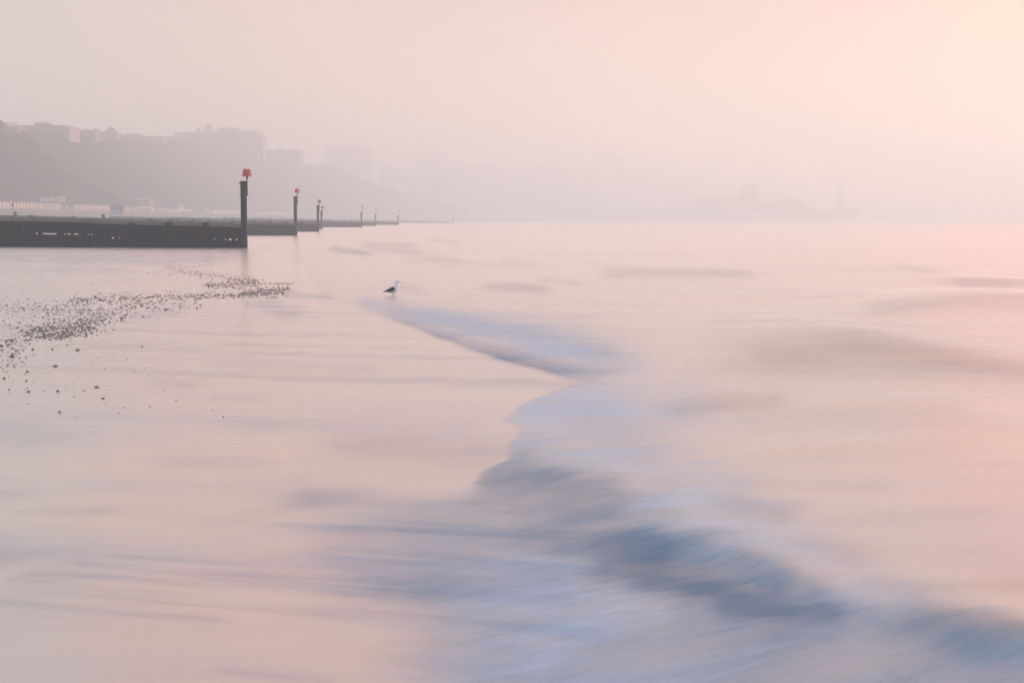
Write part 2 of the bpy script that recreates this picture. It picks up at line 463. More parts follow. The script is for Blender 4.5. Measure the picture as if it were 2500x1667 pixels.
# textured foam sheet behind the first front
up = seg_field(PXg, PYg, [(890, 742), (1060, 782), (1230, 822), (1380, 862), (1520, 900)], [10, 22, 34, 42, 44], [0.5, 0.7, 0.75, 0.75, 0.5], 1.6)
foam = add_max(foam, up)
# mid fan of foam
foam = add_max(foam, seg_field(PXg, PYg, [(1300, 1010), (1450, 1000), (1600, 1010)], [50, 85, 80], [0.72, 0.72, 0.4], 1.5))
foam = add_max(foam, seg_field(PXg, PYg, [(1290, 1075), (1420, 1090), (1560, 1090)], [40, 60, 50], [0.6, 0.6, 0.45], 1.4))
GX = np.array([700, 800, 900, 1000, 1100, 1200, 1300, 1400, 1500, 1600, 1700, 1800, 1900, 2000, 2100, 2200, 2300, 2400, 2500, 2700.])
GY = np.array([985, 1050, 1100, 1150, 1200, 1250, 1300, 1350, 1400, 1450, 1500, 1550, 1600, 1667, 1800.])  # grids below: strength of the painted blue reflection, then of the foam
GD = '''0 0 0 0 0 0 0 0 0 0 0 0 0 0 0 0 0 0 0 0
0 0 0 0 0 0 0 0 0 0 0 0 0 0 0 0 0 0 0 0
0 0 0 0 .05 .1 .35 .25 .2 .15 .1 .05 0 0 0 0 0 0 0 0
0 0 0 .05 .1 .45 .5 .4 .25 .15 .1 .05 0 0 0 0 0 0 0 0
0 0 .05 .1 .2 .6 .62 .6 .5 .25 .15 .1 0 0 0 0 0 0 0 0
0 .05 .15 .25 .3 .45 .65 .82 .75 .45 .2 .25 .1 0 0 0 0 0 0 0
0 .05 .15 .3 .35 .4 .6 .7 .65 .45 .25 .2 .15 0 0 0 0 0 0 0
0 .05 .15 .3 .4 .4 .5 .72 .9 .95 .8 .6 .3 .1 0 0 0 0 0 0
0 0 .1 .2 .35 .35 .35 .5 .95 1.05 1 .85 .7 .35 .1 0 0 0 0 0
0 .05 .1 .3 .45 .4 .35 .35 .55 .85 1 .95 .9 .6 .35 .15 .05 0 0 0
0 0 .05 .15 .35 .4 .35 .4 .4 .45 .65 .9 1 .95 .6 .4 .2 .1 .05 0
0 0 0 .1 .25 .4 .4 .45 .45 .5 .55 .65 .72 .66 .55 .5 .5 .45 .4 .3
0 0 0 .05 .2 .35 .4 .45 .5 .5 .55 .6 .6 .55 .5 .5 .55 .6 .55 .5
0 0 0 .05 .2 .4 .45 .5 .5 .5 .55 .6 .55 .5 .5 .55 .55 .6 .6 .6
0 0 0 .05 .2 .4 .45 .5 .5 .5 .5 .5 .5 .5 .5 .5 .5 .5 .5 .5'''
GF = '''0 0 0 0 0 0 0 0 0 0 0 0 0 0 0 0 0 0 0 0
0 0 0 0 0 0 .4 .5 .5 .3 .1 0 0 0 0 0 0 0 0 0
0 0 0 0 0 0 .4 .6 .6 .45 .3 .1 0 0 0 0 0 0 0 0
0 0 0 0 0 .2 .3 .5 .6 .5 .35 .15 0 0 0 0 0 0 0 0
0 0 0 0 0 .2 .25 .3 .45 .6 .6 .35 .1 0 0 0 0 0 0 0
0 .05 .1 .1 .1 .2 .2 .15 .25 .5 .65 .5 .25 0 0 0 0 0 0 0
0 .05 .1 .1 .15 .2 .25 .3 .35 .4 .5 .6 .55 .2 0 0 0 0 0 0
0 .05 .15 .2 .3 .35 .35 .2 .1 .15 .3 .4 .6 .55 .2 0 0 0 0 0
0 .1 .2 .25 .4 .5 .5 .45 .1 0 .1 .25 .35 .6 .5 .15 0 0 0 0
0 .05 .1 .15 .3 .45 .6 .6 .45 .15 .05 .1 .2 .35 .55 .4 .1 0 0 0
0 .05 .1 .15 .3 .5 .6 .65 .65 .6 .35 .1 .05 .15 .35 .3 .15 .05 0 0
0 .05 .1 .15 .3 .45 .6 .6 .55 .5 .4 .35 .3 .3 .35 .35 .3 .25 .2 .1
0 0 0 .1 .3 .5 .6 .55 .5 .45 .45 .4 .35 .35 .4 .35 .3 .3 .3 .3
0 0 0 .1 .3 .4 .5 .5 .45 .45 .4 .35 .35 .35 .35 .3 .35 .35 .35 .3
0 0 0 .1 .3 .4 .5 .5 .45 .45 .4 .35 .35 .35 .35 .3 .3 .3 .3 .3'''
def rot(a): return XW * math.cos(a) + YW * math.sin(a), -XW * math.sin(a) + YW * math.cos(a)
u1, v1 = rot(R(36)); u2, v2 = rot(R(-14)); fz = smooth01((YW - 8.5) / 5.5)
wx = 90 * (fbm(u1 * 0.8 + 90, v1 * 2.2 + 90, 5, 4) - .5) + 36 * (fbm(u1 * 3 + 90, v1 * 9 + 90, 6, 3) - .5)
wy = 70 * (fbm(u1 * 0.8 + 40, v1 * 2.2 + 40, 7, 4) - .5) + 30 * (fbm(u1 * 3 + 40, v1 * 9 + 40, 8, 3) - .5)
wx = wx + 230 * (fbm(u2 * 0.35 + 70, v2 * 6.0 + 170, 9, 5) - .5) * smooth01((PYg - 1180) / 90) * smooth01((1500 - PXg) / 400)
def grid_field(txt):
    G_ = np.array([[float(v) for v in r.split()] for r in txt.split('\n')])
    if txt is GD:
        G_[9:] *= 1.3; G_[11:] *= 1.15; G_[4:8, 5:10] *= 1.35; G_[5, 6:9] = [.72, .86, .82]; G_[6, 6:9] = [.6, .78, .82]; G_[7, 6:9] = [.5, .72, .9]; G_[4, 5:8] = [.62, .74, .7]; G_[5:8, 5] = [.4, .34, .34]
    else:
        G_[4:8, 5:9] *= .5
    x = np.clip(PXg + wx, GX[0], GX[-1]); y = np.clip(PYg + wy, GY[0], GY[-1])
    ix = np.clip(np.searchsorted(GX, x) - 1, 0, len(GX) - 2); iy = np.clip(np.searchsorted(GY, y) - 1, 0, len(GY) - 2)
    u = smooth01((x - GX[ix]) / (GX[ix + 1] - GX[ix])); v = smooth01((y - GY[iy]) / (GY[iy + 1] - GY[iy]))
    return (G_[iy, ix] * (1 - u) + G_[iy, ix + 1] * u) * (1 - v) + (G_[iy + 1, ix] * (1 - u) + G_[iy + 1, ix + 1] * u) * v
foam = add_max(foam, grid_field(GF))
# steep faces: their dark blue sky reflection is painted into the water colour
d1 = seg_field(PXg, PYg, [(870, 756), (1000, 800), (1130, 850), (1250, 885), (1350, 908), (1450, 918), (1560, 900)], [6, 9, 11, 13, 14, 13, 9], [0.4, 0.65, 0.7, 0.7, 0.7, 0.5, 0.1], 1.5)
refl_tint = np.maximum(d1, grid_field(GD))
refl_tint = add_max(refl_tint, seg_field(PXg, PYg, [(900, 742), (1080, 785), (1290, 830), (1450, 872), (1540, 890)], [8, 20, 28, 28, 16], [.25, .5, .55, .5, .2], 1.7))
refl_tint = add_max(refl_tint, seg_field(PXg, PYg, [(1330, 985), (1450, 1040), (1560, 1120)], [30, 60, 50], [.2, .3, .3], 1.5))
# small blue shapes near the far groynes and by the gull
for (x0, y0, x1, y1, w, a) in [(680, 735, 730, 750, 14, 0.28), (960, 700, 1010, 712, 6, 0.3), (900, 602, 1010, 618, 5, 0.45), (1200, 702, 1320, 710, 5, 0.4), (820, 610, 880, 617, 4, 0.4), (940, 598, 1000, 604, 4, 0.45), (1060, 588, 1110, 592, 3, 0.3), (640, 712, 780, 724, 4, 0.4), (1310, 775, 1500, 840, 12, 0.15), (1020, 630, 1100, 640, 6, 0.3), (1240, 640, 1300, 648, 5, 0.2), (1500, 672, 1820, 676, 9, 0.22), (1330, 690, 1400, 694, 4, 0.3), (2200, 658, 2260, 664, 4, 0.3), (2320, 695, 2460, 704, 5, 0.2)]:
    refl_tint = add_max(refl_tint, seg_field(PXg, PYg, [(x0, y0), (x1, y1)], w * 1.4, a * .65, 2.5))
n_big = fbm(XW * 0.5, YW * 0.9, 3, 4)
n_str = fbm(u1 * 0.9 + 50, v1 * 3.6 + 50, 21, 5) * (1 - fz) + fbm(u2 * 1.1 + 50, v2 * 4.5 + 50, 21, 5) * fz
wob = 0.68 + 0.55 * smooth01((n_str - 0.3) / 0.4)
wS = 24 + 330 * smooth01((PYg - 1172) / 60.0)
e1 = smooth01(edge / wS)
calm = 1 - smooth01((edge - wS * .3) / (wS * .9))
murk = seg_field(PXg, PYg, [(1760, 905), (1900, 880), (2080, 868), (2300, 892), (2560, 915)], [26, 40, 44, 34, 24], [.3, .75, .85, .75, .5], 2.2)
for pts_, w_, a_ in (([(2150, 765), (2350, 750), (2560, 745)], 13, .45), ([(1500, 668), (1800, 672)], 9, .25), ([(1660, 1005), (1800, 990), (1880, 985)], 18, .6), ([(1850, 1020), (2300, 1010)], 25, .25), ([(2350, 700), (2560, 704)], 7, .35), ([(1900, 660), (2300, 668)], 9, .2),
                     ([(1780, 1240), (1900, 1260)], 22, .5), ([(1980, 1340), (2080, 1365)], 26, .5), ([(2150, 1430), (2300, 1450), (2500, 1440)], 22, .45), ([(2260, 1545), (2400, 1560), (2560, 1560)], 34, .9), ([(1900, 1120), (2300, 1100)], 20, .2), ([(1800, 1190), (2150, 1190)], 12, .25), ([(2000, 1280), (2400, 1255)], 12, .2), ([(1750, 800), (2100, 790)], 14, .2), ([(1800, 735), (2100, 728)], 5, .15)):
    murk = np.maximum(murk, seg_field(PXg, PYg, pts_, w_, a_, 2.2))
film = film_field(PXg, PYg, XW, YW) * (1 - smooth01((PXg - 1300) / 350.0))
foam = foam * wob * e1
refl_tint = refl_tint * (0.88 + 0.22 * smooth01((n_big - 0.3) / 0.4) + 0.55 * (n_str - .5)) * smooth01(edge / np.maximum(26.0, wS * .8)) * .95
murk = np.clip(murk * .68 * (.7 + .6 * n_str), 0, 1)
foam = foam * (1 - 0.75 * np.clip(d1, 0, 1))
foam = np.clip(foam, 0, 1); refl_tint = np.clip(refl_tint, 0, 1)
chop = np.clip(0.9 * np.maximum(foam, refl_tint) + 0.0, 0, 1) * np.clip(12.0 / YW, 0.2, 1.0)
# heights: the bore, the swells behind it and small chop; every rise has a face towards the shore and a long back
Z = np.zeros_like(PXg)
def ridge(pts, rise, back, h):
    """pts = crest line (as seen, projected on the still level); rise/back = metres of face and back (measured in plan along Y); h = height"""
    P = [gnd(x, y) for x, y in pts]
    xr = np.array([p.x for p in P]); yr = np.array([p.y for p in P])
    hh = np.array(h, float)
    o = np.argsort(xr); xr, yr, hh = xr[o], yr[o], hh[o]
    dx_ = np.linspace(xr[0], xr[-1], 241); kb = np.ones(49) / 49
    sm = lambda a: np.convolve(np.pad(np.interp(dx_, xr, a), 24, mode='edge'), kb, 'valid')
    yr, hh, xr = sm(yr), sm(hh), dx_
    yc = np.interp(XW, xr, yr)
    # fade out beyond the ends
    L_ = max(xr[-1] - xr[0], 0.1)
    f = smooth01((XW - (xr[0] - 0.25 * L_)) / (0.6 * L_)) * smooth01(((xr[-1] + 0.25 * L_) - XW) / (0.6 * L_))
    d = YW - yc
    prof = np.where(d < 0, smooth01(1 + d / rise), smooth01(1 - d / back))
    return prof * f * np.interp(XW, xr, hh)
Z += ridge([(870, 742), (1000, 782), (1130, 828), (1250, 862), (1350, 885), (1470, 895), (1600, 885)], 0.9, 6.0, [0.015, 0.035, 0.045, 0.05, 0.05, 0.035, 0.01])
Z += ridge([(1360, 1205), (1470, 1200), (1580, 1190)], 0.5, 1.5, [0.02, 0.04, 0.02])
Z += ridge([(1440, 1300), (1600, 1310), (1750, 1345), (1880, 1390), (2020, 1430), (2160, 1480)], 0.65, 1.6, [0.02, 0.05, 0.06, 0.055, 0.045, 0.02])
Z += ridge([(1180, 1160), (1300, 1150), (1430, 1165)], 0.5, 1.2, [0.01, 0.04, 0.03])
# swells out on the right
Z += ridge([(1700, 870), (1850, 845), (2050, 830), (2200, 845), (2400, 875), (2650, 895)], 3.5, 7.0, [0.02, 0.05, 0.08, 0.08, 0.06, 0.04])
Z += ridge([(1480, 668), (1600, 668), (1800, 670), (1950, 674)], 5.0, 9.0, [0.02, 0.05, 0.04, 0.02])
Z += ridge([(2080, 770), (2250, 752), (2400, 742), (2650, 735)], 4.0, 6.0, [0.03, 0.10, 0.15, 0.13])
Z += ridge([(2200, 690), (2380, 694), (2600, 698)], 4.0, 6.0, [0.03, 0.10, 0.09])
Z += ridge([(1660, 1000), (1780, 985), (1880, 985)], 0.8, 2.0, [0.01, 0.03, 0.02])
Z += ridge([(2200, 1545), (2350, 1545), (2600, 1560)], 0.5, 1.2, [0.01, 0.04, 0.03])
Z += ridge([(2000, 1010), (2250, 1015), (2600, 1030)], 1.6, 3.0, [0.01, 0.03, 0.02])
Z += ridge([(850, 602), (960, 598), (1100, 600)], 9.0, 12.0, [0.03, 0.12, 0.05])
Z += ridge([(1000, 630), (1150, 640), (1300, 648)], 7.0, 9.0, [0.03, 0.10, 0.05])
Z += ridge([(1180, 700), (1260, 700), (1380, 706)], 3.0, 6.0, [0.02, 0.06, 0.03])
farw = np.clip((YW - 8) / 60, 0, 1) * np.clip((PXg - 1150) / 500, 0, 1)
Z += farw * 0.16 * fbm(XW * 0.02 + 5, YW * 0.10, 31, 3)
Z += 0.018 * fbm(XW * 0.8, YW * 1.6, 41, 3) * smooth01(edge / 120)
Z = np.maximum(Z, 0) * smooth01(edge / np.maximum(60.0, wS)) + 0.0008 + YW * 2e-5 + 0.003 * smooth01(edge / np.maximum(40.0, wS))
nr, nc = PXg.shape
V = np.stack([XW.ravel(), YW.ravel(), Z.ravel()], 1)
F = []
for i in range(nr - 1):
    for j in range(nc - 1):
        a = i * nc + j
        F.append((a, a + nc, a + nc + 1, a + 1))
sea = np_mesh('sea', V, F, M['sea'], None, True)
for nm, arr in (('foam', foam), ('refl_tint', refl_tint), ('chop', chop), ('murk', murk), ('calm', calm), ('film', film)):
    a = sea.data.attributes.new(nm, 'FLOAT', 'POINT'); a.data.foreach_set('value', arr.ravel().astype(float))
tag(sea, 'milky shallow sea with a soft blue wave front sliding over the sand', None, None, 'structure')

# ---------------------------------------------------------------- promenade
def strip(name, Ys, offs, m, kind='structure', closed=False):
    V = []
    for y in Ys:
        for (dx, z) in offs:
            V.append((xf(y) + dx, y, z))
    k = len(offs)
    F = [(i * k + j, (i + 1) * k + j, (i + 1) * k + j + 1, i * k + j + 1) for i in range(len(Ys) - 1) for j in range(k - 1)]
    o = np_mesh(name, V, F, m)
    if kind: o['kind'] = kind
    return o
PYS = list(range(200, 3400, 40))
strip('promenade', PYS, [(-30, 5.35), (24, 5.3), (24.6, 5.3), (24.7, 3.2)], M['prom'])

# ---------------------------------------------------------------- hills
def hill(name, ridge_pts, foot_drop, back, seed, amp=1.6, label=None):
    """ridge_pts: (px, py, Y) of the skyline; the slope falls towards sea and camera, the back runs level inland"""
    V = []
    xs_ = [p[0] for p in ridge_pts]
    N = 220; K = 34
    us = np.linspace(xs_[0], xs_[-1], N)
    for u in us:
        py = float(np.interp(u, xs_, [p[1] for p in ridge_pts])); Y = float(np.interp(u, xs_, [p[2] for p in ridge_pts]))
        top = at(u, py, Y)
        fy = W_(Y) - foot_drop
        fx = max(xf(fy) - 2, top.x) if top.x < xf(fy) else top.x + 8
        foot = Vector((fx, fy, 4.8))
        for k in range(K):
            t = k / (K - 8.0)
            if t <= 1:
                p = foot.lerp(top, t)
                p.z = foot.z + (top.z - foot.z) * (1 - (1 - t) ** 1.5)
            else:
                q = (t - 1) * back
                p = Vector((top.x - q * 0.6, top.y + q, top.z - q * 0.02))
            V.append(p)
    A = np.array([tuple(v) for v in V])
    nz = fbm(A[:, 0] * 0.11, A[:, 1] * 0.11 + A[:, 2] * 0.15, seed, 4) - 0.5
    A[:, 2] += nz * 2 * amp; A[:, 0] += nz * amp * 1.5
    K_ = K
    F = [(i * K_ + j, (i + 1) * K_ + j, (i + 1) * K_ + j + 1, i * K_ + j + 1) for i in range(N - 1) for j in range(K_ - 1)]
    o = np_mesh(name, A, F, M['cliff'], None, True)
    o['kind'] = 'structure'
    if label: o['label'] = label
    return o
hill('cliff', [(-320, 310, 520), (-60, 322, 600), (0, 325, 630), (170, 322, 715), (273, 334, 800), (400, 338, 900), (520, 350, 1000), (640, 392, 1120), (700, 398, 1180), (790, 404, 1290), (830, 412, 1340), (860, 430, 1370), (930, 452, 1430), (1010, 476, 1500), (1080, 492, 1560), (1140, 505, 1600)], 110, 160, 5)
hill('headland', [(-400, 300, 440), (-150, 312, 505), (0, 322, 545), (60, 340, 560), (110, 385, 575), (170, 424, 592), (230, 456, 615), (290, 484, 640), (330, 500, 655)], 45, 60, 15, 1.2)
hill('hills', [(1040, 480, 1700), (1100, 415, 1750), (1200, 412, 1800), (1320, 416, 1850), (1450, 425, 1900), (1580, 440, 1980), (1700, 462, 2100), (1840, 480, 2300), (2000, 500, 2500), (2150, 522, 2700)], 60, 300, 25, 3.0)

# ---------------------------------------------------------------- trees
def crown_mesh(seed, rx, rz, n=420):
    r_ = random.Random(seed); bm = bmesh.new()
    lobes = [(r_.uniform(-.5, .5) * rx, r_.uniform(-.5, .5) * rx, r_.uniform(0.0, 1.1) * rz, r_.uniform(.35, .62) * rx) for _ in range(9)]
    for _ in range(n):
        lx, ly, lz, lr = r_.choice(lobes)
        v = Vector((r_.gauss(0, 1), r_.gauss(0, 1), r_.gauss(0, .8))).normalized() * lr * r_.uniform(.6, 1.05)
        c = Vector((lx, ly, lz)) + v
        s = rx * r_.uniform(.06, .15)
        a = Vector((r_.uniform(-1, 1), r_.uniform(-1, 1), r_.uniform(-1, 1))).normalized(); b = a.orthogonal().normalized()
        vs = [bm.verts.new(c + a * s), bm.verts.new(c + b * s * .8), bm.verts.new(c - a * s), bm.verts.new(c - b * s * .8)]
        bm.faces.new(vs)
    me = bpy.data.meshes.new('crown'); bm.to_mesh(me); bm.free(); me.materials.append(M['leaf'])
    return me
def trunk_mesh():
    bm = bmesh.new()
    tube(bm, (0, 0, -1.5), (0.1, 0, 3.0), 0.3, 0.2, 8); tube(bm, (0.1, 0, 2.9), (1.0, .2, 4.6), 0.14, 0.06, 6); tube(bm, (0.1, 0, 2.7), (-.9, -.3, 4.5), 0.15, 0.06, 6)
    me = bpy.data.meshes.new('trunk'); bm.to_mesh(me); bm.free(); me.materials.append(M['trunk'])
    return me
CR = [crown_mesh(s, 3.2, 3.0) for s in range(4)]; TR = trunk_mesh()
def tree(px, py_base, Y, s, label, v, group='trees along the cliff top'):
    p = at(px, py_base, Y)
    t = empty('tree', p, random.uniform(0, 6)); s *= .8; t.scale = (s, s, s * random.uniform(.75, .95)); t.location.z -= 3.2 * s
    tr = bpy.data.objects.new('trunk', TR); C.objects.link(tr); tr.parent = t
    cr = bpy.data.objects.new('crown', CR[v % 4]); C.objects.link(cr); cr.parent = t; cr.location = (0, 0, 1.9)
    tag(t, label, 'tree', group)
for i, (px, py, Y, s) in enumerate([(3, 300, 560, 1.2), (52, 322, 575, 1.0), (72, 342, 560, 1.0), (112, 385, 575, 1.1), (232, 326, 760, 1.2), (290, 336, 820, 1.1), (308, 337, 830, 1.3), (325, 338, 845, 1.0), (342, 340, 860, 1.2), (362, 341, 875, 1.1), (392, 342, 900, 1.3), (412, 344, 910, 1.4), (640, 396, 1120, 1.3), (735, 402, 1215, 1.3), (752, 404, 1240, 1.2), (772, 404, 1270, 1.3), (786, 405, 1285, 1.5), (806, 405, 1300, 2.0), (818, 408, 1310, 2.0), (830, 416, 1335, 1.6), (842, 424, 1350, 1.3)]):
    if px < 60: lb = 'dark tree on the near headland at the left edge, below the balustraded building'
    elif px < 130: lb = 'dark round tree on the slope of the near headland'
    elif px < 420: lb = 'hazy dark tree on the cliff skyline left of the domed hotel'
    elif px < 700: lb = 'hazy tree between the domed hotel and the flat-roofed block on its right'
    elif px < 795: lb = 'hazy tree on the falling ridge right of the flat-roofed block'
    else: lb = 'tall rounded tree in front of the balconied tower block, fading into mist'
    tree(px, py + 5, Y, s, lb, i)

# ---------------------------------------------------------------- buildings in the haze
def win_mesh(w, h):
    bm = bmesh.new(); bx(bm, -w / 2, w / 2, -0.12, 0.05, 0, h)
    me = bpy.data.meshes.new('window'); bm.to_mesh(me); bm.free(); me.materials.append(M['glass'])
    return me
class Bld:
    """a building whose front faces the camera side; coordinates given by where its corners are seen at distance Y"""
    def __init__(s, name, px0, px1, ybase, Y, label, group=None, cat='building'):
        c = at((px0 + px1) / 2, ybase, Y)
        s.o = empty(name, c); s.Y = W_(Y); s.k = W_(Y) / FPX; s.cx = (px0 + px1) / 2; s.yb = ybase
        tag(s.o, label, cat, group)
    def x(s, px): return (px - s.cx) * s.k
    def z(s, py): return (s.yb - py) * s.k
    def block(s, px0, px1, ytop, ybot, m, depth=14, name='wall', dy=0.0):
        return box(name, s.x(px0), s.x(px1), dy, dy + depth, s.z(ybot), s.z(ytop), m, s.o)
    def gable(s, px0, px1, ytop, ybot, m, depth=14, over=0.3, name='roof', hip=0.35, dy=0.0):
        bm = bmesh.new(); x0, x1 = s.x(px0) - over, s.x(px1) + over; z0, z1 = s.z(ybot), s.z(ytop); w = x1 - x0
        a = [bm.verts.new(p) for p in ((x0, dy - over, z0), (x1, dy - over, z0), (x1, dy + depth + over, z0), (x0, dy + depth + over, z0))]
        r0 = bm.verts.new((x0 + w * hip, dy + depth * .5, z1)); r1 = bm.verts.new((x1 - w * hip, dy + depth * .5, z1))
        bm.faces.new((a[0], a[1], r1, r0)); bm.faces.new((a[1], a[2], r1)); bm.faces.new((a[2], a[3], r0, r1)); bm.faces.new((a[3], a[0], r0)); bm.faces.new(a[::-1])
        return obj(name, bm, m, s.o)
    def windows(s, px0, px1, ytop, ybot, nx, ny, fw=0.45, fh=0.55, dy=0.0):
        w = (s.x(px1) - s.x(px0)) / nx; h = (s.z(ytop) - s.z(ybot)) / ny
        me = win_mesh(w * fw, h * fh)
        for i in range(nx):
            for j in range(ny):
                c = bpy.data.objects.new('window', me); C.objects.link(c); c.parent = s.o
                c.location = (s.x(px0) + w * (i + .5), dy, s.z(ybot) + h * (j + .22))
    def dome(s, px, ytop, ybot, m, rpx, dy=7.0, name='dome'):
        bm = bmesh.new(); r = rpx * s.k; H = s.z(ytop) - s.z(ybot)
        rings = []
        for t in (0, .2, .4, .6, .8, .93, 1.0):
            rr2 = r * math.sqrt(max(0, 1 - t * t)) + .05
            rings.append([(s.x(px) + rr2 * math.cos(a * math.pi / 8), dy + rr2 * math.sin(a * math.pi / 8), s.z(ybot) + H * t * .85) for a in range(16)])
        loft(bm, rings); d = obj(name, bm, m, s.o, True)
        bm = bmesh.new(); tube(bm, (s.x(px), dy, s.z(ybot) + H * .83), (s.x(px), dy, s.z(ytop) + H * .12), .18, .06, 6); obj('finial', bm, m, d)
# far left: balustraded block, hump-roofed block with a pale end bay
b = Bld('building', 0, 42, 340, 640, 'low long building with a railed flat roof at the far left of the cliff top')
b.block(-40, 42, 309, 340, M['stone'], 16); b.windows(-36, 40, 312, 330, 9, 2)
bm = bmesh.new()
for i in range(22): bx(bm, b.x(-38 + i * 3.7), b.x(-38 + i * 3.7) + .25, .2, .45, b.z(309), b.z(302.5))
bx(bm, b.x(-40), b.x(42), .15, .5, b.z(302.5), b.z(301)); obj('railing', bm, M['stone'], b.o)
b = Bld('apartment_building', 45, 168, 345, 680, 'wide cliff-top block with a humped roof tower and a pale right end')
b.block(45, 152, 307, 345, M['stone'], 20); b.block(152, 168, 308, 345, M['cream'], 16, 'end_bay', 1.0); b.gable(60, 150, 304, 307, M['slate'], 20, hip=.1)
b.block(77, 103, 300, 304.2, M['stone'], 10, 'tower', 5.0); b.gable(75, 105, 296, 300, M['slate'], 10, dy=5.0, name='tower_roof', hip=.25)
b.windows(50, 150, 311, 340, 12, 3); b.windows(153, 167, 311, 340, 2, 3, dy=1.0)
b = Bld('terrace_building', 172, 232, 345, 740, 'long low terrace on the cliff top between the humped block and the domed villa')
b.block(172, 232, 319, 345, M['stone'], 15); b.gable(172, 232, 315.5, 319, M['slate'], 15, hip=.06); b.windows(175, 230, 322, 342, 9, 2)
for px in (182, 200, 222): box('chimney', b.x(px), b.x(px) + .9, 6.5, 8, b.z(318), b.z(312.5), M['brick'], b.o)
b = Bld('domed_villa', 250, 282, 345, 790, 'small villa with a pointed dome roof on the cliff skyline')
b.block(248, 284, 323, 345, M['stone'], 12); b.block(254, 276, 318, 323, M['stone'], 8, 'drum', 2); b.dome(265, 308, 318, M['slate'], 10, 6); b.windows(250, 282, 326, 342, 5, 2)
for px0, px1, yt, lb in ((300, 340, 326, 'low roofed house on the skyline just right of the domed villa'), (352, 378, 331, 'small hazy house on the skyline midway between the domed villa and the hotel'), (385, 398, 332, 'narrow hazy house nearest the left wing of the hotel')):
    b = Bld('house', px0, px1, 350, 870, lb)
    b.block(px0, px1, yt + 4, 350, M['stone'], 10); b.gable(px0, px1, yt, yt + 4, M['slate'], 10, hip=.1); b.windows(px0 + 1, px1 - 1, yt + 6, 346, 4, 2)
# the domed hotel
b = Bld('hotel', 405, 640, 392, 960, 'large pale domed hotel with stepped roofs standing on the cliff edge', cat='hotel')
b.block(404, 426, 333, 392, M['stone'], 16, 'low_wing', 5); b.gable(402, 426, 331, 333, M['slate'], 16, dy=5, name='low_wing_roof', hip=.1)
b.block(426, 530, 323.5, 392, M['stone'], 20, 'west_wing', 2); b.gable(425, 500, 321.5, 323.5, M['slate'], 20, dy=2, name='west_wing_roof', hip=.03)
b.block(475, 483, 312, 323, M['stone'], 4, 'chimney', 8)
b.block(494, 516, 318, 324, M['stone'], 10, 'dome_drum', 3); b.dome(505, 302, 318, M['slate'], 10, 8)
b.block(528, 584, 318, 392, M['stone'], 24, 'main_block', 0); b.gable(528, 584, 311, 318, M['slate'], 24, name='main_roof', hip=.28)
b.block(532, 536, 308, 318, M['brick'], 2, 'chimney', 10)
b.block(584, 630, 320, 392, M['cream'], 26, 'east_wing', -2); b.gable(584, 630, 317, 320, M['slate'], 26, dy=-2, name='east_wing_roof', hip=.04)
b.block(630, 641, 330, 392, M['cream'], 16, 'end_bay', 2)
b.windows(430, 526, 327, 362, 10, 3, dy=2); b.windows(530, 582, 322, 376, 6, 4); b.windows(586, 628, 324, 384, 5, 5, dy=-2)
b = Bld('annexe_building', 643, 731, 405, 1080, 'square flat-roofed block with a small cupola and flagpole right of the domed hotel')
b.block(643, 731, 370, 405, M['stone'], 24); b.block(641, 733, 367, 370, M['slate'], 26, 'roof', -1)
b.block(676, 686, 362, 367, M['slate'], 4, 'cupola', 5)
bm = bmesh.new(); tube(bm, (b.x(677), 6, b.z(367)), (b.x(677), 6, b.z(347)), .18, .1, 6); obj('flagpole', bm, M['steel'], b.o)
b.windows(648, 728, 373, 403, 9, 3)
# tower blocks
def tower(px0, px1, yt, yb, Y, label, nb, top=None):
    b = Bld('tower_block', px0, px1, yb, Y, label, 'tower blocks fading into the mist', 'tower block')
    b.block(px0 + 4, px1 - 4, yt + 2, yb, M['stone'], 22); b.block(px0 + 10, px1 - 18, yt - 1, yt + 2, M['slate'], 14, 'roof', 3)
    me = None
    for i in range(nb):
        y = yt + 5 + (yb - yt - 6) * i / nb
        bm = bmesh.new(); bx(bm, b.x(px0), b.x(px1), -1.6, 8, b.z(y) - .5, b.z(y)); bx(bm, b.x(px0), b.x(px1), -1.6, -1.45, b.z(y), b.z(y) + 1.0)
        obj('balcony', bm, M['cream'], b.o)
    if top: b.block(top[0], top[1], top[2], yt + 2, M['stone'], 8, 'roof_plant', 6)
tower(790, 912, 357, 425, 1500, 'wide tower block with ribbed balconies on both ends, nearest and largest of the misty towers', 9)
tower(1010, 1092, 370, 440, 1700, 'squarer misty tower block standing beyond the falling end of the cliff', 8)
tower(1443, 1523, 381, 440, 1950, 'stepped tower block barely showing above the hazy coast left of the pier', 7, (1462, 1502, 367))
for px0, px1, yt, Y, lb in ((930, 1008, 409, 1640, 'low wide block left of the squarer misty tower'), (1100, 1160, 400, 1780, 'faint block just right of the squarer misty tower'), (1164, 1214, 404, 1800, 'very faint low block in the gap before the far town'), (1250, 1288, 414, 1850, 'faint narrow block at the left of the far town'), (1288, 1340, 402, 1870, 'faint block with a raised left corner in the far town'), (1342, 1396, 408, 1870, 'faint long block between the far town and the stepped tower'), (1530, 1582, 424, 1960, 'faint low block right of the stepped tower')):
    b = Bld('building', px0, px1, yt + 45, Y, lb); b.block(px0, px1, yt, yt + 45, M['stone'], 20); b.windows(px0 + 2, px1 - 2, yt + 3, yt + 40, 7, 4)
    b.block(px0 + 6, px0 + 20, yt - 3, yt, M['slate'], 8, 'roof_plant', 4)
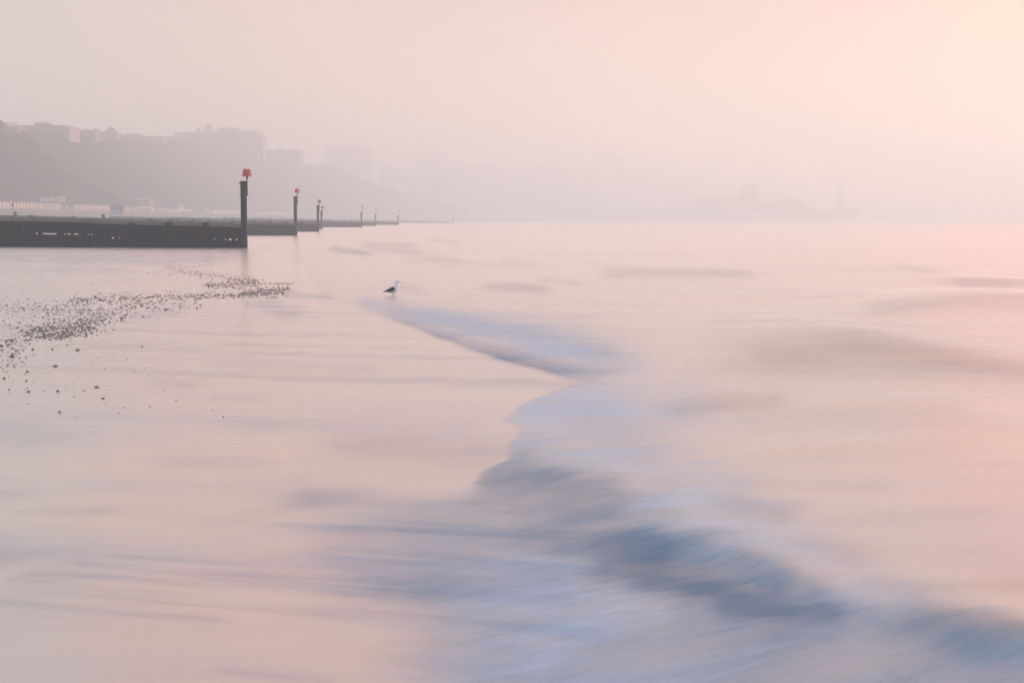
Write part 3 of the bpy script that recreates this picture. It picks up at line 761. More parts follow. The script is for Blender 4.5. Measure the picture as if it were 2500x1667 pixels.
for px0, px1, yt, lb, Y in ((846, 880, 424, 'pale flat roofed house catching light on the slope under the wide tower', 1400), (916, 968, 449, 'pale long flat roof catching light low on the falling cliff end', 1440)):
    b = Bld('house', px0, px1, yt + 14, Y, lb); b.block(px0 + 2, px1 - 2, yt + 4, yt + 14, M['stone'], 14); b.gable(px0, px1, yt, yt + 4, M['whitepaint'], 14, hip=.12); b.windows(px0 + 3, px1 - 3, yt + 6, yt + 13, 6, 1)

# ---------------------------------------------------------------- beach huts
def hut(color):
    root = empty('beach_hut', (0, 0, 0))
    w, d, e, h = 1.9, 2.6, 1.85, 2.55
    bm = bmesh.new()
    prof = [(-w / 2, 0), (w / 2, 0), (w / 2, e), (0, h - .08), (-w / 2, e)]
    prism(bm, prof, lambda p, k: (-d / 2 + d * k, p[0], p[1]))
    obj('wall', bm, M[color], root)
    bm = bmesh.new()
    for s in (-1, 1):
        prof = [(0, h), (s * (w / 2 + .14), e - .1), (s * (w / 2 + .14), e - .02 + .02), (0, h + .09)]
        if s < 0: prof = prof[::-1]
        prism(bm, prof, lambda p, k: (-d / 2 - .05 + (d + .25) * k, p[0], p[1]))
    obj('roof', bm, M['slate'], root)
    bm = bmesh.new(); bx(bm, d / 2 - .01, d / 2 + .03, -.5, .5, .1, 1.75)
    obj('door', bm, M['hutwhite' if color != 'hutwhite' else 'hutblue'], root)
    return root
protos = {}
HL = {'hutcream': 'cream', 'hutwhite': 'white', 'hutpink': 'pink', 'hutyellow': 'yellow', 'hutblue': 'blue', 'hutgreen': 'grey-green', 'hutlilac': 'lilac'}
def place_hut(color, loc, rz, label, group, s=1.0):
    if color not in protos:
        protos[color] = hut(color); o = protos[color]
    else:
        o = copy_tree(protos[color])
    o.location = loc; o.rotation_euler = (0, 0, rz); o.scale = (s, s, s)
    tag(o, label, 'beach hut', group)
def px_of(x, y): return 1250 + FPX * x / (y + 0.0)
rh = random.Random(3)
def hut_row(p0, p1, pitch, palette, where, group, off=16.0, z=5.35, s=1.0):
    Y = 330.0
    while Y < 3000:
        x = xf(Y) + off; p = px_of(x, Y)
        if p > p1: break
        if p >= p0:
            c = rh.choice(palette)
            place_hut(c, (x, Y, z), rh.uniform(-.05, .05) - .12, '%s gable-fronted beach hut %s' % (HL[c], where), group, s)
            Y += pitch
        else:
            Y += 0.5
base_pal = ['hutcream'] * 4 + ['hutwhite'] * 3 + ['hutpink'] * 2
hut_row(-30, 143, 3.2, base_pal + ['hutgreen'], 'in the close-packed left part of the promenade row', 'beach huts in the long row on the promenade')
hut_row(180, 266, 3.4, base_pal + ['hutlilac'], 'in the promenade row left of the blue kiosk', 'beach huts in the long row on the promenade')
for px, c, s in ((150, 'hutblue', 1.0), (162, 'hutblue', 1.0), (172, 'hutwhite', 1.25)):
    Y = 545 + (px - 150) * .6; p = at(px, 510.5, Y)
    place_hut(c, p, -1.25, {150: 'pale blue hut turned to face along the beach, left one of the blue pair', 162: 'deeper blue hut beside a taller white hut, right one of the blue pair', 172: 'taller white hut standing alone right of the two blue huts'}[px], 'odd huts in the gap of the long row', s)
for i, (px, c) in enumerate(((104, 'hutlilac'), (114, 'hutgreen'), (123, 'hutyellow'), (131, 'hutgreen'), (139, 'hutwhite'), (147, 'hutpink'), (154, 'hutcream'))):
    p = at(px, 493.5, 548 + i)
    lb = ['lilac hut, first from the left of the huts on the upper terrace', 'grey-green hut between the lilac and the yellow hut on the upper terrace', 'bright yellow hut on the upper terrace', 'grey-green hut just right of the yellow hut on the upper terrace', 'white hut on the upper terrace', 'pink hut on the upper terrace between a white and a cream hut', 'cream hut at the right end of the upper terrace'][i]
    place_hut(c, p, -1.25 + i * .02, lb, 'huts on the upper terrace', .95)
hut_row(520, 598, 3.2, base_pal, 'in the hazy row behind the nearest marker', 'hazy hut rows far along the promenade')
hut_row(630, 692, 3.4, base_pal, 'in the hazy row left of the second marker', 'hazy hut rows far along the promenade')
hut_row(815, 905, 3.4, ['hutcream', 'hutwhite'], 'in the very faint row near the fifth marker', 'faintest hut rows in the mist')
# terrace under the upper huts
pt0, pt1 = at(60, 494, 545), at(164, 494, 556)
bm = bmesh.new(); bx(bm, pt0.x, pt1.x, 543, 572, 3.0, pt0.z); tr_ = obj('terrace_wall', bm, M['prom']); tag(tr_, 'low retaining terrace that carries the upper row of beach huts', 'terrace')
bm = bmesh.new(); bx(bm, at(54, 485, 575).x, at(100, 492, 575).x, 566, 569, pt0.z, pt0.z + 2.3); gr_ = obj('long_shed', bm, M['hutlilac'])
bm = bmesh.new()
x0, x1 = at(52, 485, 575).x, at(102, 492, 575).x
prism(bm, [(565.5, pt0.z + 2.3), (569.5, pt0.z + 2.3), (567.5, pt0.z + 3.0)], lambda p, k: (x0 + (x1 - x0) * k, p[0], p[1]))
tag(gr_, 'long pale low shed left of the upper terrace huts', 'shed'); obj('roof', bm, M['whitepaint'], gr_)

# kiosk and promenade buildings
b = Bld('kiosk', 268, 297, 527, 420, 'blue-grey square kiosk with a pyramid roof at the right end of the hut row', cat='kiosk')
b.block(270, 295, 508, 529, M['blue'], 3.0); b.gable(267, 298, 496, 508, M['slate'], 3.0, hip=.44); 
bm = bmesh.new()
for px in (274, 282, 290): bx(bm, b.x(px - 2.4), b.x(px + 2.4), -.05, .05, b.z(521), b.z(511))
obj('shutter', bm, M['hutlilac'], b.o)
def lowb(name, px0, px1, yt, yr, yb, Y, wm, rm, label, cat, nwin=4, hip=.1):
    b = Bld(name, px0, px1, yb, Y, label, cat=cat)
    b.block(px0 + 1, px1 - 1, yr, yb, M[wm], 7); b.gable(px0, px1, yt, yr, M[rm], 7, hip=hip)
    b.windows(px0 + 2, px1 - 2, yr + 1, yb - 1, nwin, 1, .5, .6)
lowb('beach_hut', 298, 306, 503, 508, 527, 560, 'hutpink', 'hutpink', 'bright pink peaked hut right beside the blue kiosk', 'beach hut', 1, .45)
lowb('beach_shop', 307, 322, 506, 511, 527, 600, 'brick', 'hutpink', 'small dark-walled beach shop with a pinkish roof between kiosk and cafe', 'shop', 3)
lowb('cafe_building', 326, 369, 504, 510, 531, 640, 'hutpink', 'hutcream', 'low pinkish cafe with two pale sloping roofs on the promenade', 'cafe', 7)
lowb('flat_roofed_building', 318, 346, 484, 488, 500, 660, 'stone', 'cream', 'pale flat-roofed building on the slope above the pinkish cafe, left one', 'building', 4)
lowb('flat_roofed_building', 350, 368, 484, 487, 501, 664, 'cream', 'cream', 'smaller pale building on the slope above the pinkish cafe, right one', 'building', 3)
lowb('changing_rooms', 384, 416, 510, 514, 531, 700, 'hutpink', 'hutcream', 'pale pink long shed left of the yellowish kiosk block', 'building', 6)
lowb('cafe_building', 417, 432, 511, 516, 531, 705, 'hutcream', 'hutcream', 'yellowish square kiosk block in the middle of the hazy promenade', 'cafe', 3)
lowb('changing_rooms', 433, 462, 511, 515, 531, 710, 'hutpink', 'whitepaint', 'pale pink long shed right of the yellowish kiosk block', 'building', 6)
lowb('lookout_hut', 432, 441, 499, 503, 511, 720, 'hutcream', 'hutcream', 'small bright hut raised above the hazy promenade sheds', 'hut', 1, .4)
lowb('pavilion', 500, 520, 511, 514, 527, 780, 'hutwhite', 'whitepaint', 'pale pavilion with white end posts left of the nearest groyne marker', 'pavilion', 4)
lowb('cafe_building', 698, 712, 512, 515, 524, 960, 'hutcream', 'hutcream', 'faint low cafe left of the second groyne marker', 'cafe', 2)
lowb('pavilion', 958, 975, 512, 515, 528, 1180, 'hutwhite', 'whitepaint', 'faint white pavilion beside the last groyne markers', 'pavilion', 2)
lowb('beach_house', 1062, 1074, 500, 506, 527, 1300, 'hutpink', 'hutcream', 'faint tall pinkish house, left one on the far promenade', 'building', 2)
lowb('beach_house', 1094, 1104, 500, 505, 520, 1310, 'hutpink', 'hutcream', 'faint tall pinkish house, right one on the far promenade', 'building', 2)
lowb('beach_shop', 1040, 1090, 515, 518, 528, 1290, 'hutcream', 'hutcream', 'faint long cream shop row in the mist before the pier', 'shop', 8)
# railing on the promenade near the sheds
b = Bld('railing', 385, 399, 512, 695, 'white upright railing standing over the hazy promenade sheds', cat='railing')
bm = bmesh.new()
for i in range(7): bx(bm, b.x(385 + i * 2.2), b.x(385 + i * 2.2) + .14, 0, .14, 0, b.z(504))
bx(bm, b.x(385), b.x(399), .02, .12, b.z(504.5), b.z(503.6)); obj('post', bm, M['whitepaint'], b.o)

# round sign on the beach at far left
p = at(32, 528, 262); p.z = beach_z(p.x, 262) - .2
s_ = empty('beach_sign', p); tag(s_, 'round dark blue sign on a thin pole before the huts at far left', 'sign')
zt = at(32, 500, 262).z - p.z
bm = bmesh.new(); tube(bm, (0, 0, 0), (0, 0, zt), .055, .05, 8); obj('pole', bm, M['steel'], s_)
bm = bmesh.new(); tube(bm, (0, -.08, zt), (0, -.03, zt), .30, .30, 20); obj('sign_panel', bm, M['blue'], s_)

# ---------------------------------------------------------------- groynes
bolt_me = None
def bolt_mesh():
    bm = bmesh.new(); tube(bm, (0, 0.02, 0), (0, -.03, 0), .038, .034, 8); tube(bm, (0, -.025, 0), (0, -.065, 0), .022, .018, 6)
    me = bpy.data.meshes.new('bolt'); bm.to_mesh(me); bm.free(); me.materials.append(M['bolt']); return me
BOLT = bolt_mesh()
def groyne(i, px, D, z_end, z_post, z_cone, label, length, pile_len, cone_kind, pole_side=1):
    X = (px - 1250) / FPX * D
    ang = math.atan2(0.2, -1.0)                    # runs inland and slightly away
    root = empty('groyne', (X, D, 0), 0)
    tag(root, label, 'groyne', 'timber groynes running out to the water')
    slope = .025
    r_ = random.Random(40 + i)
    def P(s, off, z):                              # s metres inland from the end post, off to the camera side
        d = Vector((-1, .2, 0)).normalized(); nv = Vector((-.2, -1, 0)).normalized()
        return d * s + nv * off + Vector((0, 0, z))
    # plank wall: boards one above the other, butt jointed at the piles; a few seams stand open
    bm = bmesh.new()
    bay = 2.3; nb = int(length / bay)
    open_ = {}
    if i == 0:
        open_ = {(4, 'a'): [(.0, .12), (.14, .20), (.31, .33), (.43, .58), (.65, .75), (.78, .84)], (5, 'a'): [(.03, .46), (.57, .65)], (0, 'b'): [(.12, .17), (.27, .36), (.42, .46), (.72, .76)], (3, 'b'): [(.1, .13), (.3, .34), (.45, .53), (.7, .73)], (2, 'b'): [(.9, .96)]}
    elif i == 1:
        open_ = {(k, 'b'): [(0.05, .97)] for k in range(0, 2)}
    for k in range(nb):
        s0, s1 = k * bay, (k + 1) * bay
        top0, top1 = z_end + slope * s0, z_end + slope * s1
        top_j = r_.uniform(-.02, .02)
        seams = [('a', .53), ('b', .40 if i == 0 else .62)]
        # board heights as fractions of wall height measured from the sand
        levels = [-.5, .23, .48, .74, .98, 1.0]
        zb = -0.6
        segs = sorted(set([0.0, 1.0] + [v for kk in ('a', 'b') for g in open_.get((k, kk), []) for v in g]))
        for a, b_ in zip(segs[:-1], segs[1:]):
            mid = (a + b_) / 2
            cuts = []
            for nm, lv in seams:
                for g in open_.get((k, nm), []):
                    if g[0] <= mid <= g[1]: cuts.append(lv)
            sa, sb = s0 + (s1 - s0) * a, s0 + (s1 - s0) * b_
            za, zb_ = z_end + slope * sa + top_j, z_end + slope * sb + top_j
            lo = [(-.6, -.6)]
            spans = []
            cur = (-.6, -.6)
            for lv in sorted(cuts):
                za_, zb2 = za * lv, zb_ * lv
                spans.append((cur, (za_ - .034, zb2 - .034))); cur = (za_ + .034, zb2 + .034)
            spans.append((cur, (za, zb_)))
            for (l0, l1), (t0, t1) in spans:
                prof = [P(sa, .0, l0), P(sb, .0, l1), P(sb, .0, t1), P(sa, .0, t0)]
                prof2 = [P(sa, -.12, l0), P(sb, -.12, l1), P(sb, -.12, t1), P(sa, -.12, t0)]
                loft(bm, [prof, prof2])
    wall = obj('plank_wall', bm, M['timber'], root)
    # overlapping facing boards give the horizontal lines
    bm = bmesh.new()
    for k in range(nb):
        s0, s1 = k * bay + .02, (k + 1) * bay - .02
        for lv0, lv1 in ((.02, .20), (.22, .370), (.430, .503), (.557, .603), (.637, .79), (.805, .985)):
            j = r_.uniform(0.008, .03)
            z00, z01 = (z_end + slope * s0) * lv0, (z_end + slope * s0) * lv1
            z10, z11 = (z_end + slope * s1) * lv0, (z_end + slope * s1) * lv1
            if i == 1: pass
            loft(bm, [[P(s0, j, z00), P(s1, j, z10), P(s1, j, z11), P(s0, j, z01)], [P(s0, -.005, z00), P(s1, -.005, z10), P(s1, -.005, z11), P(s0, -.005, z01)]])
    obj('board', bm, M['timber'], wall)
    # piles behind the planks
    for k in range(1, int(pile_len / bay)):
        if i == 0:
            up_ = {1: .22, 2: .18, 3: .10}.get(k, -.04); tw = .33
        else:
            up_ = r_.choice([.28, .2, -.05, .12, .3, .05] if i < 4 else [.35, .3, -.05, .38, .3]); tw = .34
            if i == 2 and k in (14, 20): up_ = .6
        s = k * bay
        bm = bmesh.new()
        zt = z_end + slope * s + up_
        h = tw / 2
        loft(bm, [[P(s - h, -.125, -.7), P(s + h, -.125, -.7), P(s + h, -.125, zt), P(s - h, -.125, zt)], [P(s - h, -.42, -.7), P(s + h, -.42, -.7), P(s + h, -.42, zt - .01), P(s - h, -.42, zt - .01)]])
        pl = obj('pile', bm, M['post'], root)
        if i == 0 and k <= 13:
            for q in range(9):
                if r_.random() < .38: continue
                zz = .12 + q * .145
                if zz > z_end + slope * s - .05: continue
                bo = bpy.data.objects.new('bolt', BOLT); C.objects.link(bo); bo.parent = pl
                bo.location = P(s + (.09 if q % 2 else -.09) + r_.uniform(-.02, .02), .035, zz + r_.uniform(-.02, .02)); sc = r_.uniform(.5, 1.0); bo.scale = (sc, 1, sc)
    # end post with its topmark
    w = .325
    bm = bmesh.new()
    rings = []
    for t in np.linspace(0, 1, 9):
        z = -1.0 + (z_post + 1.0) * t
        ww = w * (1.0 - .04 * t) / 2; ox = r_.uniform(-.008, .008)
        c = .03
        rings.append([(ox - ww, -ww + c, z), (ox - ww + c, -ww, z), (ox + ww - c, -ww, z), (ox + ww, -ww + c, z), (ox + ww, ww - c, z), (ox + ww - c, ww, z), (ox - ww + c, ww, z), (ox - ww, ww - c, z)])
    loft(bm, rings)
    post = obj('marker_post', bm, M['post'], root); post.location = (w * .45, 0, 0)
    if i == 0:
        for (bx_, bz_) in ((-.03, .40), (.09, .27)):
            bo = bpy.data.objects.new('bolt', BOLT); C.objects.link(bo); bo.parent = post; bo.location = (bx_, -w / 2 - .01, bz_); bo.scale = (1.2, 1, 1.2)
    hc = .40 if cone_kind == 'cone' else .34
    zc0 = z_cone - hc
    px_ = w / 2 + .045
    bm = bmesh.new(); tube(bm, (px_, 0, z_post - .80), (px_, 0, zc0 + .01), .032 if i == 0 else .04, .03 if i == 0 else .04, 10)
    tube(bm, (px_, 0, zc0 - .18), (px_, 0, zc0), .048, .06, 10)
    obj('marker_pole', bm, M['iron'], post)
    bm = bmesh.new()
    for zz in (z_post - .10, z_post - .17, z_post - .77):
        tube(bm, (-w / 2 - .11, 0, zz), (px_ + .04, 0, zz), .016, .016, 6)
    bx(bm, w / 2 - .01, px_ + .05, -.05, .05, z_post - .83, z_post - .77)
    obj('bracket', bm, M['iron'], post)
    bm = bmesh.new()
    n_ = 20
    if cone_kind == 'cone':
        prof = [(.05, zc0 + .022), (.262, zc0 - .006), (.272, zc0), (.272, zc0 + .022), (.212, z_cone - .02), (.205, z_cone), (.05, z_cone + .004)]
    else:
        prof = [(.06, zc0), (.20, zc0 + .07), (.25, zc0 + .17), (.20, zc0 + .27), (.06, z_cone)]
    loft(bm, [[(px_ + rr3 * math.cos(2 * math.pi * a / n_), rr3 * math.sin(2 * math.pi * a / n_), zz) for a in range(n_)] for rr3, zz in prof])
    obj('marker_topmark', bm, M['red'], post)
G = [
    (592, 82, 1.17, 3.82, 4.49, 'nearest dark timber groyne, its tall end post topped by a bright red cone', 34, 34, 'cone'),
    (720, 148, 1.02, 4.05, 4.80, 'second groyne, paler, its red-coned post right of the nearest one', 64, 40, 'cone'),
    (775.5, 198, 1.00, 3.66, 4.36, 'third groyne with a small pinkish cone on its post', 80, 60, 'cone'),
    (784.5, 255, .95, 3.30, 4.02, 'fourth groyne, its short post almost touching the third one', 90, 40, 'cone'),
    (882, 314, .95, 3.35, 4.82, 'fifth groyne in the mist, post carrying a faint round topmark', 60, 36, 'ball'),
    (916, 382, .92, 3.05, 4.50, 'sixth groyne, faint thin post standing alone in the mist', 60, 36, 'ball'),
    (972, 463, .95, 3.1, 4.6, 'seventh groyne, faint low wall with several stub piles', 60, 48, 'ball'),
    (1106, 758, .42, 3.2, 5.2, 'last and faintest groyne, a thin low line towards the pier', 120, 40, 'ball'),
]
for i, g in enumerate(G): groyne(i, *g)

# ---------------------------------------------------------------- pier
pa, pb = at(1420, 520, 1640), at(2076, 520, 1250)
pv = pb - pa; pv.z = 0; PL = pv.length; pang = math.atan2(pv.y, pv.x)
pier = empty('pier', (pa.x, pa.y, 0), pang)
tag(pier, 'long pier on thin legs with a pavilion building, nearly lost in the mist', 'pier')
def pu(px):                                        # distance along the pier seen at px
    tt = (px - 1250) / FPX
    a = tt * pv.y / PL - pv.x / PL
    return (pa.x - tt * pa.y) / a
def pz(px, py):
    u = pu(px); Y = pa.y + pv.y / PL * u
    return at(px, py, Y).z
zd = 11.0
W = 12
box('deck', -40, PL, -W, W, zd, zd + .9, M['steel'], pier)
box('lower_deck', pu(1900), PL, -W + 1, W - 1, zd - 4.0, zd - 3.5, M['steel'], pier)
bm = bmesh.new()
for k in range(60):
    u = PL * k / 60.0
    bx(bm, u, u + .12, -W, -W + .1, zd + .9, zd + 2.1)
bx(bm, 0, PL, -W, -W + .1, zd + 2.05, zd + 2.2); obj('railing', bm, M['steel'], pier)
bmp = bmesh.new(); tube(bmp, (0, 0, -3), (0, 0, zd), .45, .4, 8); PM = bpy.data.meshes.new('pile'); bmp.to_mesh(PM); bmp.free(); PM.materials.append(M['steel'])
k = 0; u = 6.0
while u < PL:
    for yy in (-W + 1.5, W - 1.5):
        c = bpy.data.objects.new('pile', PM); C.objects.link(c); c.parent = pier; c.location = (u, yy, 0)
    u += 12.0 if u < pu(1640) else 6.5
def pblock(name, p0, p1, yt, m, w=9, z0=None):
    u0, u1 = pu(p0), pu(p1)
    return box(name, u0, u1, -w, w, z0 if z0 is not None else zd + .9, pz((p0 + p1) / 2, yt), m, pier)
pblock('entrance_hall', 1638, 1700, 514, M['prom'], 8)
pblock('side_hall', 1683, 1704, 505, M['prom'], 7.5)
pblock('theatre', 1704, 1836, 491.5, M['prom'], 10)
zt_ = pz(1770, 491.5)
bm = bmesh.new(); u0, u1 = pu(1808), pu(1838)
loft(bm, [[(u0, -5, zt_), (u1, -5, zt_), (u1, 5, zt_), (u0, 5, zt_)], [(u0 + (u1 - u0) * .38, -4, pz(1826, 470)), (u1 - .8, -4, pz(1826, 467)), (u1 - .8, 4, pz(1826, 467)), (u0 + (u1 - u0) * .38, 4, pz(1826, 470))]]); obj('fly_tower', bm, M['prom'], pier)
pblock('arcade', 1840, 1912, 502, M['prom'], 8.5)
bm = bmesh.new(); u0, u1 = pu(1898), pu(1965); zz0 = zd + .9
prof = [(u0, zz0), (u1, zz0), (u1 - 1, zz0 + 1.2), ((u0 + u1) / 2 + 2, pz(1935, 496.5)), ((u0 + u1) / 2 - 3, pz(1935, 496.5)), (u0 + 1, pz(1912, 501))]
prism(bm, prof, lambda p, k: (p[0], -8 + 16 * k, p[1])); obj('arched_hall', bm, M['prom'], pier)
# tall zip-wire tower at the head
tp = at(2050, 513, 1258)
tw_ = empty('zip_wire_tower', (tp.x, tp.y, zd + .9)); tag(tw_, 'thin lattice tower with a platform rising at the sea end of the pier', 'tower')
kk = W_(1258) / FPX
bm = bmesh.new(); Ht = (513 - 458) * kk
for sx in (-1, 1):
    for sy in (-1, 1):
        tube(bm, (sx * 2.1, sy * 2.1, 0), (sx * 1.0, sy * 1.0, Ht), .22, .18, 6)
nst = 8
for q in range(nst):
    t0, t1 = q / nst, (q + 1) / nst; r0, r1 = 2.1 - 1.1 * t0, 2.1 - 1.1 * t1
    for s in (-1, 1):
        tube(bm, (-r0, s * r0, Ht * t0), (r1, s * r1, Ht * t1), .12, .12, 5); tube(bm, (s * r0, r0, Ht * t0), (s * r1, -r1, Ht * t1), .12, .12, 5)
        tube(bm, (-r1, s * r1, Ht * t1), (r1, s * r1, Ht * t1), .1, .1, 5)
obj('lattice', bm, M['steel'], tw_)
box('platform', -3.6, 1.6, -1.8, 1.8, Ht, Ht + .7, M['steel'], tw_); box('shelter_roof', -1.8, 1.8, -1.8, 1.8, Ht + 3.6, Ht + 4.1, M['steel'], tw_)
bm = bmesh.new()
for sx in (-1, 1):
    for sy in (-1, 1): tube(bm, (sx, sy, Ht + .6), (sx, sy, Ht + 3.7), .12, .12, 5)
obj('shelter_post', bm, M['steel'], tw_)

# ---------------------------------------------------------------- pebbles
def pebble_mesh(seed):
    r_ = random.Random(seed); bm = bmesh.new()
    bmesh.ops.create_icosphere(bm, subdivisions=2, radius=.5)
    ax = (r_.uniform(.8, 1.35), r_.uniform(.6, 1.0), r_.uniform(.38, .62)); ph = [r_.uniform(0, 6) for _ in range(4)]
    for v in bm.verts:
        k = 1 + .10 * math.sin(v.co.x * 6 + ph[0]) + .09 * math.sin(v.co.y * 7 + ph[1]) + .06 * math.sin(v.co.z * 9 + ph[2])
        v.co = Vector((v.co.x * ax[0], v.co.y * ax[1], v.co.z * ax[2])) * k
    me = bpy.data.meshes.new('pebble'); bm.to_mesh(me); bm.free()
    me.polygons.foreach_set('use_smooth', [True] * len(me.polygons))
    return me
PEB_M = [mat('pebble_brown', (0.21, 0.155, 0.13), 0.45, .4, 8, None, .5), mat('pebble_grey', (0.19, 0.175, 0.18), 0.45, .4, 8, None, .5), mat('pebble_tan', (0.24, 0.19, 0.17), 0.5, .4, 8, None, .4)]
PM_ = []
for s in range(9):
    me = pebble_mesh(s); me.materials.append(PEB_M[s % 3]); PM_.append(me)
rp = random.Random(99)
pts = []
def scatter(poly, wy, n, smin, smax, jx=6):
    """stones along a line as seen, wy = spread in the photo's height"""
    seg = []; tot = 0
    for a, b in zip(poly[:-1], poly[1:]):
        l = math.dist(a[:2], b[:2]); seg.append((tot, l, a, b)); tot += l
    for _ in range(int(n * 2.0)):
        q = rp.random() * tot
        for t0, l, a, b in seg:
            if q <= t0 + l: break
        t = (q - t0) / l
        w_ = a[2] + (b[2] - a[2]) * t
        x = a[0] + (b[0] - a[0]) * t + rp.gauss(0, jx); y = a[1] + (b[1] - a[1]) * t + rp.gauss(0, w_ * wy)
        pts.append((x, y, .53 * rp.uniform(smin, smax) * rp.choice([.6, .8, 1, 1, 1.3])))
scatter([(170, 734, 6), (300, 730, 7), (400, 726, 6), (500, 723, 4.5), (600, 721, 3)], 1, 330, .035, .07)
scatter([(280, 744, 9), (420, 744, 8), (490, 742, 5)], 1, 90, .03, .065)
scatter([(590, 718, 3.0), (650, 712, 7), (705, 708, 6)], 1, 230, .035, .07)
scatter([(500, 697, 3), (560, 696, 5), (630, 692, 6)], 1, 190, .035, .07)
scatter([(545, 678, 5), (600, 684, 5), (632, 688, 5)], 1, 90, .035, .065)
scatter([(400, 655, 6), (470, 666, 6), (540, 674, 5)], 1, 120, .035, .065)
scatter([(330, 665, 1.5), (420, 668, 3), (520, 668, 3)], 1, 30, .04, .06)
scatter([(20, 745, 8), (120, 755, 10), (220, 762, 10), (320, 770, 8)], 1, 170, .03, .06, 25)
scatter([(60, 815, 9), (140, 800, 12), (230, 790, 11), (250, 775, 8)], 1, 330, .03, .06, 16)
scatter([(100, 824, 5), (170, 820, 4), (230, 806, 5)], 1, 90, .03, .06, 8)
scatter([(0, 845, 8), (40, 842, 10), (70, 825, 8)], 1, 45, .025, .055, 10)
scatter([(0, 890, 20), (40, 870, 18), (70, 890, 20)], 1, 40, .02, .05, 10)
scatter([(0, 960, 30), (130, 900, 40), (330, 880, 40)], 1, 45, .012, .03, 30)
scatter([(100, 620, 8), (300, 625, 12), (560, 612, 6)], 1, 110, .03, .05, 40)
scatter([(0, 660, 15), (300, 690, 15)], 1, 30, .03, .05, 40)
scatter([(200, 1000, 40), (600, 880, 60)], 1, 26, .01, .022, 60)
scatter([(-20, 770, 26), (150, 775, 28), (300, 765, 20)], 1, 260, .025, .05, 30)
scatter([(60, 640, 10), (260, 650, 14), (460, 640, 12)], 1, 60, .03, .05, 40)
scatter([(640, 692, .8), (715, 693, .8)], 1, 60, .03, .05, 5)
LONE = {(405, 757): 'lone flat pebble right of the main cluster, just below the pebble line', (252, 973): 'lone brown pebble, lower right one of the last two', (236, 946): 'lone pebble just above the lower right one',
        (135, 895): 'largest lone pebble below the left cluster', (146, 1007): 'small pebble lowest and farthest down the wet sand at left', (70, 957): 'lone pebble low at far left, left of the last two'}
for x, y, s in [(135, 895, .052), (70, 957, .04), (236, 946, .04), (252, 973, .036), (146, 1007, .034), (30, 872, .06), (80, 854, .045), (128, 854, .04), (405, 757, .07), (347, 847, .03), (190, 856, .05), (67, 908, .03), (206, 953, .02), (22, 952, .03), (10, 925, .04), (141, 956, .035), (28, 832, .06), (15, 834, .05), (2, 846, .07), (184, 804, .06), (42, 801, .05), (200, 733, .06), (430, 978, .016), (545, 1018, .02)]:
    pts.append((x, y, s))
cand = []
for x, y, s in pts:
    if y < 608: continue
    p = gnd(x, y)
    cand.append((s / p.y, p, s, x, LONE.get((x, y))))
cand.sort(key=lambda c: -(c[0] if -8 < c[3] < 2508 else 0))
peb_group = 'pebbles strewn over the wet sand'
for k, (_, p, s, x, lone) in enumerate(cand[:300]):
    o = bpy.data.objects.new('pebble', PM_[rp.randrange(9)]); C.objects.link(o)
    o.location = (p.x, p.y, p.z + s * .12); o.rotation_euler = (rp.uniform(-.2, .2), rp.uniform(-.2, .2), rp.uniform(0, 6.28)); o.scale = (s, s, s * rp.uniform(.9, 1.5))
    tag(o, lone or 'one of the larger dark pebbles scattered on the wet sand below the nearest groyne', 'pebble', peb_group)
VV = []; FF = []; MI = []
for k, (_, p, s, x, lone) in enumerate(cand[300:]):
    mi = rp.randrange(9); me = PM_[mi]
    rot = Matrix.Rotation(rp.gauss(0, .5), 3, 'Z'); b0 = len(VV)
    # coarse copy
    bm = bmesh.new(); bmesh.ops.create_icosphere(bm, subdivisions=1, radius=.5)
    ax = (rp.uniform(1.0, 1.8), rp.uniform(.6, 1.1), rp.uniform(.4, .75))
    for v in bm.verts:
        q = rot @ Vector((v.co.x * ax[0], v.co.y * ax[1], v.co.z * ax[2])); q *= s * rp.uniform(.88, 1.1)
        VV.append((p.x + q.x, p.y + q.y, p.z + q.z + s * .1))
    bm.verts.index_update()
    for f in bm.faces:
        FF.append(tuple(b0 + v.index for v in f.verts)); MI.append(mi % 3)
    bm.free()
shingle = np_mesh('shingle', VV, FF, PEB_M[0])
for m_ in PEB_M[1:]: shingle.data.materials.append(m_)
shingle.data.polygons.foreach_set('material_index', MI)
tag(shingle, 'thin band of small dark shingle curving across the wet sand', 'shingle', None, 'stuff')

# ---------------------------------------------------------------- gull
g0 = gnd(960, 723.5)
gu = g0.y / FPX / 19.6
gull = None
def gp(cx, cy, lat=0.0):                           # side-view drawing units -> metres; x to the bird's right in the picture
    return Vector(((cx - 1200) * gu, lat, (1245 - cy) * gu))
def loft_spine(bm, sp, n=14):
    rings = []
    for k, (x, y, r, lw) in enumerate(sp):
        a = sp[max(0, k - 1)]; c = sp[min(len(sp) - 1, k + 1)]
        t = Vector((c[0] - a[0], 0, -(c[1] - a[1]))).normalized(); up_ = Vector((-t.z, 0, t.x))
        ctr = gp(x, y)
        rings.append([ctr + up_ * (r * gu * math.sin(2 * math.pi * j / n)) + Vector((0, lw * gu * math.cos(2 * math.pi * j / n), 0)) for j in range(n)])
    loft(bm, rings)
M['feather_white'] = mat('white_feathers', (0.72, 0.74, 0.80), .8, .12, 60)
M['feather_dark'] = mat('dark_feathers', (0.035, 0.037, 0.045), .75, 0, 70, (0.075, 0.07, 0.075))
M['beak'] = mat('beak', (0.32, 0.18, 0.06), .5, .3, 90)
M['leg'] = mat('leg_skin', (0.42, 0.30, 0.28), .6, .2, 90)
bm = bmesh.new()
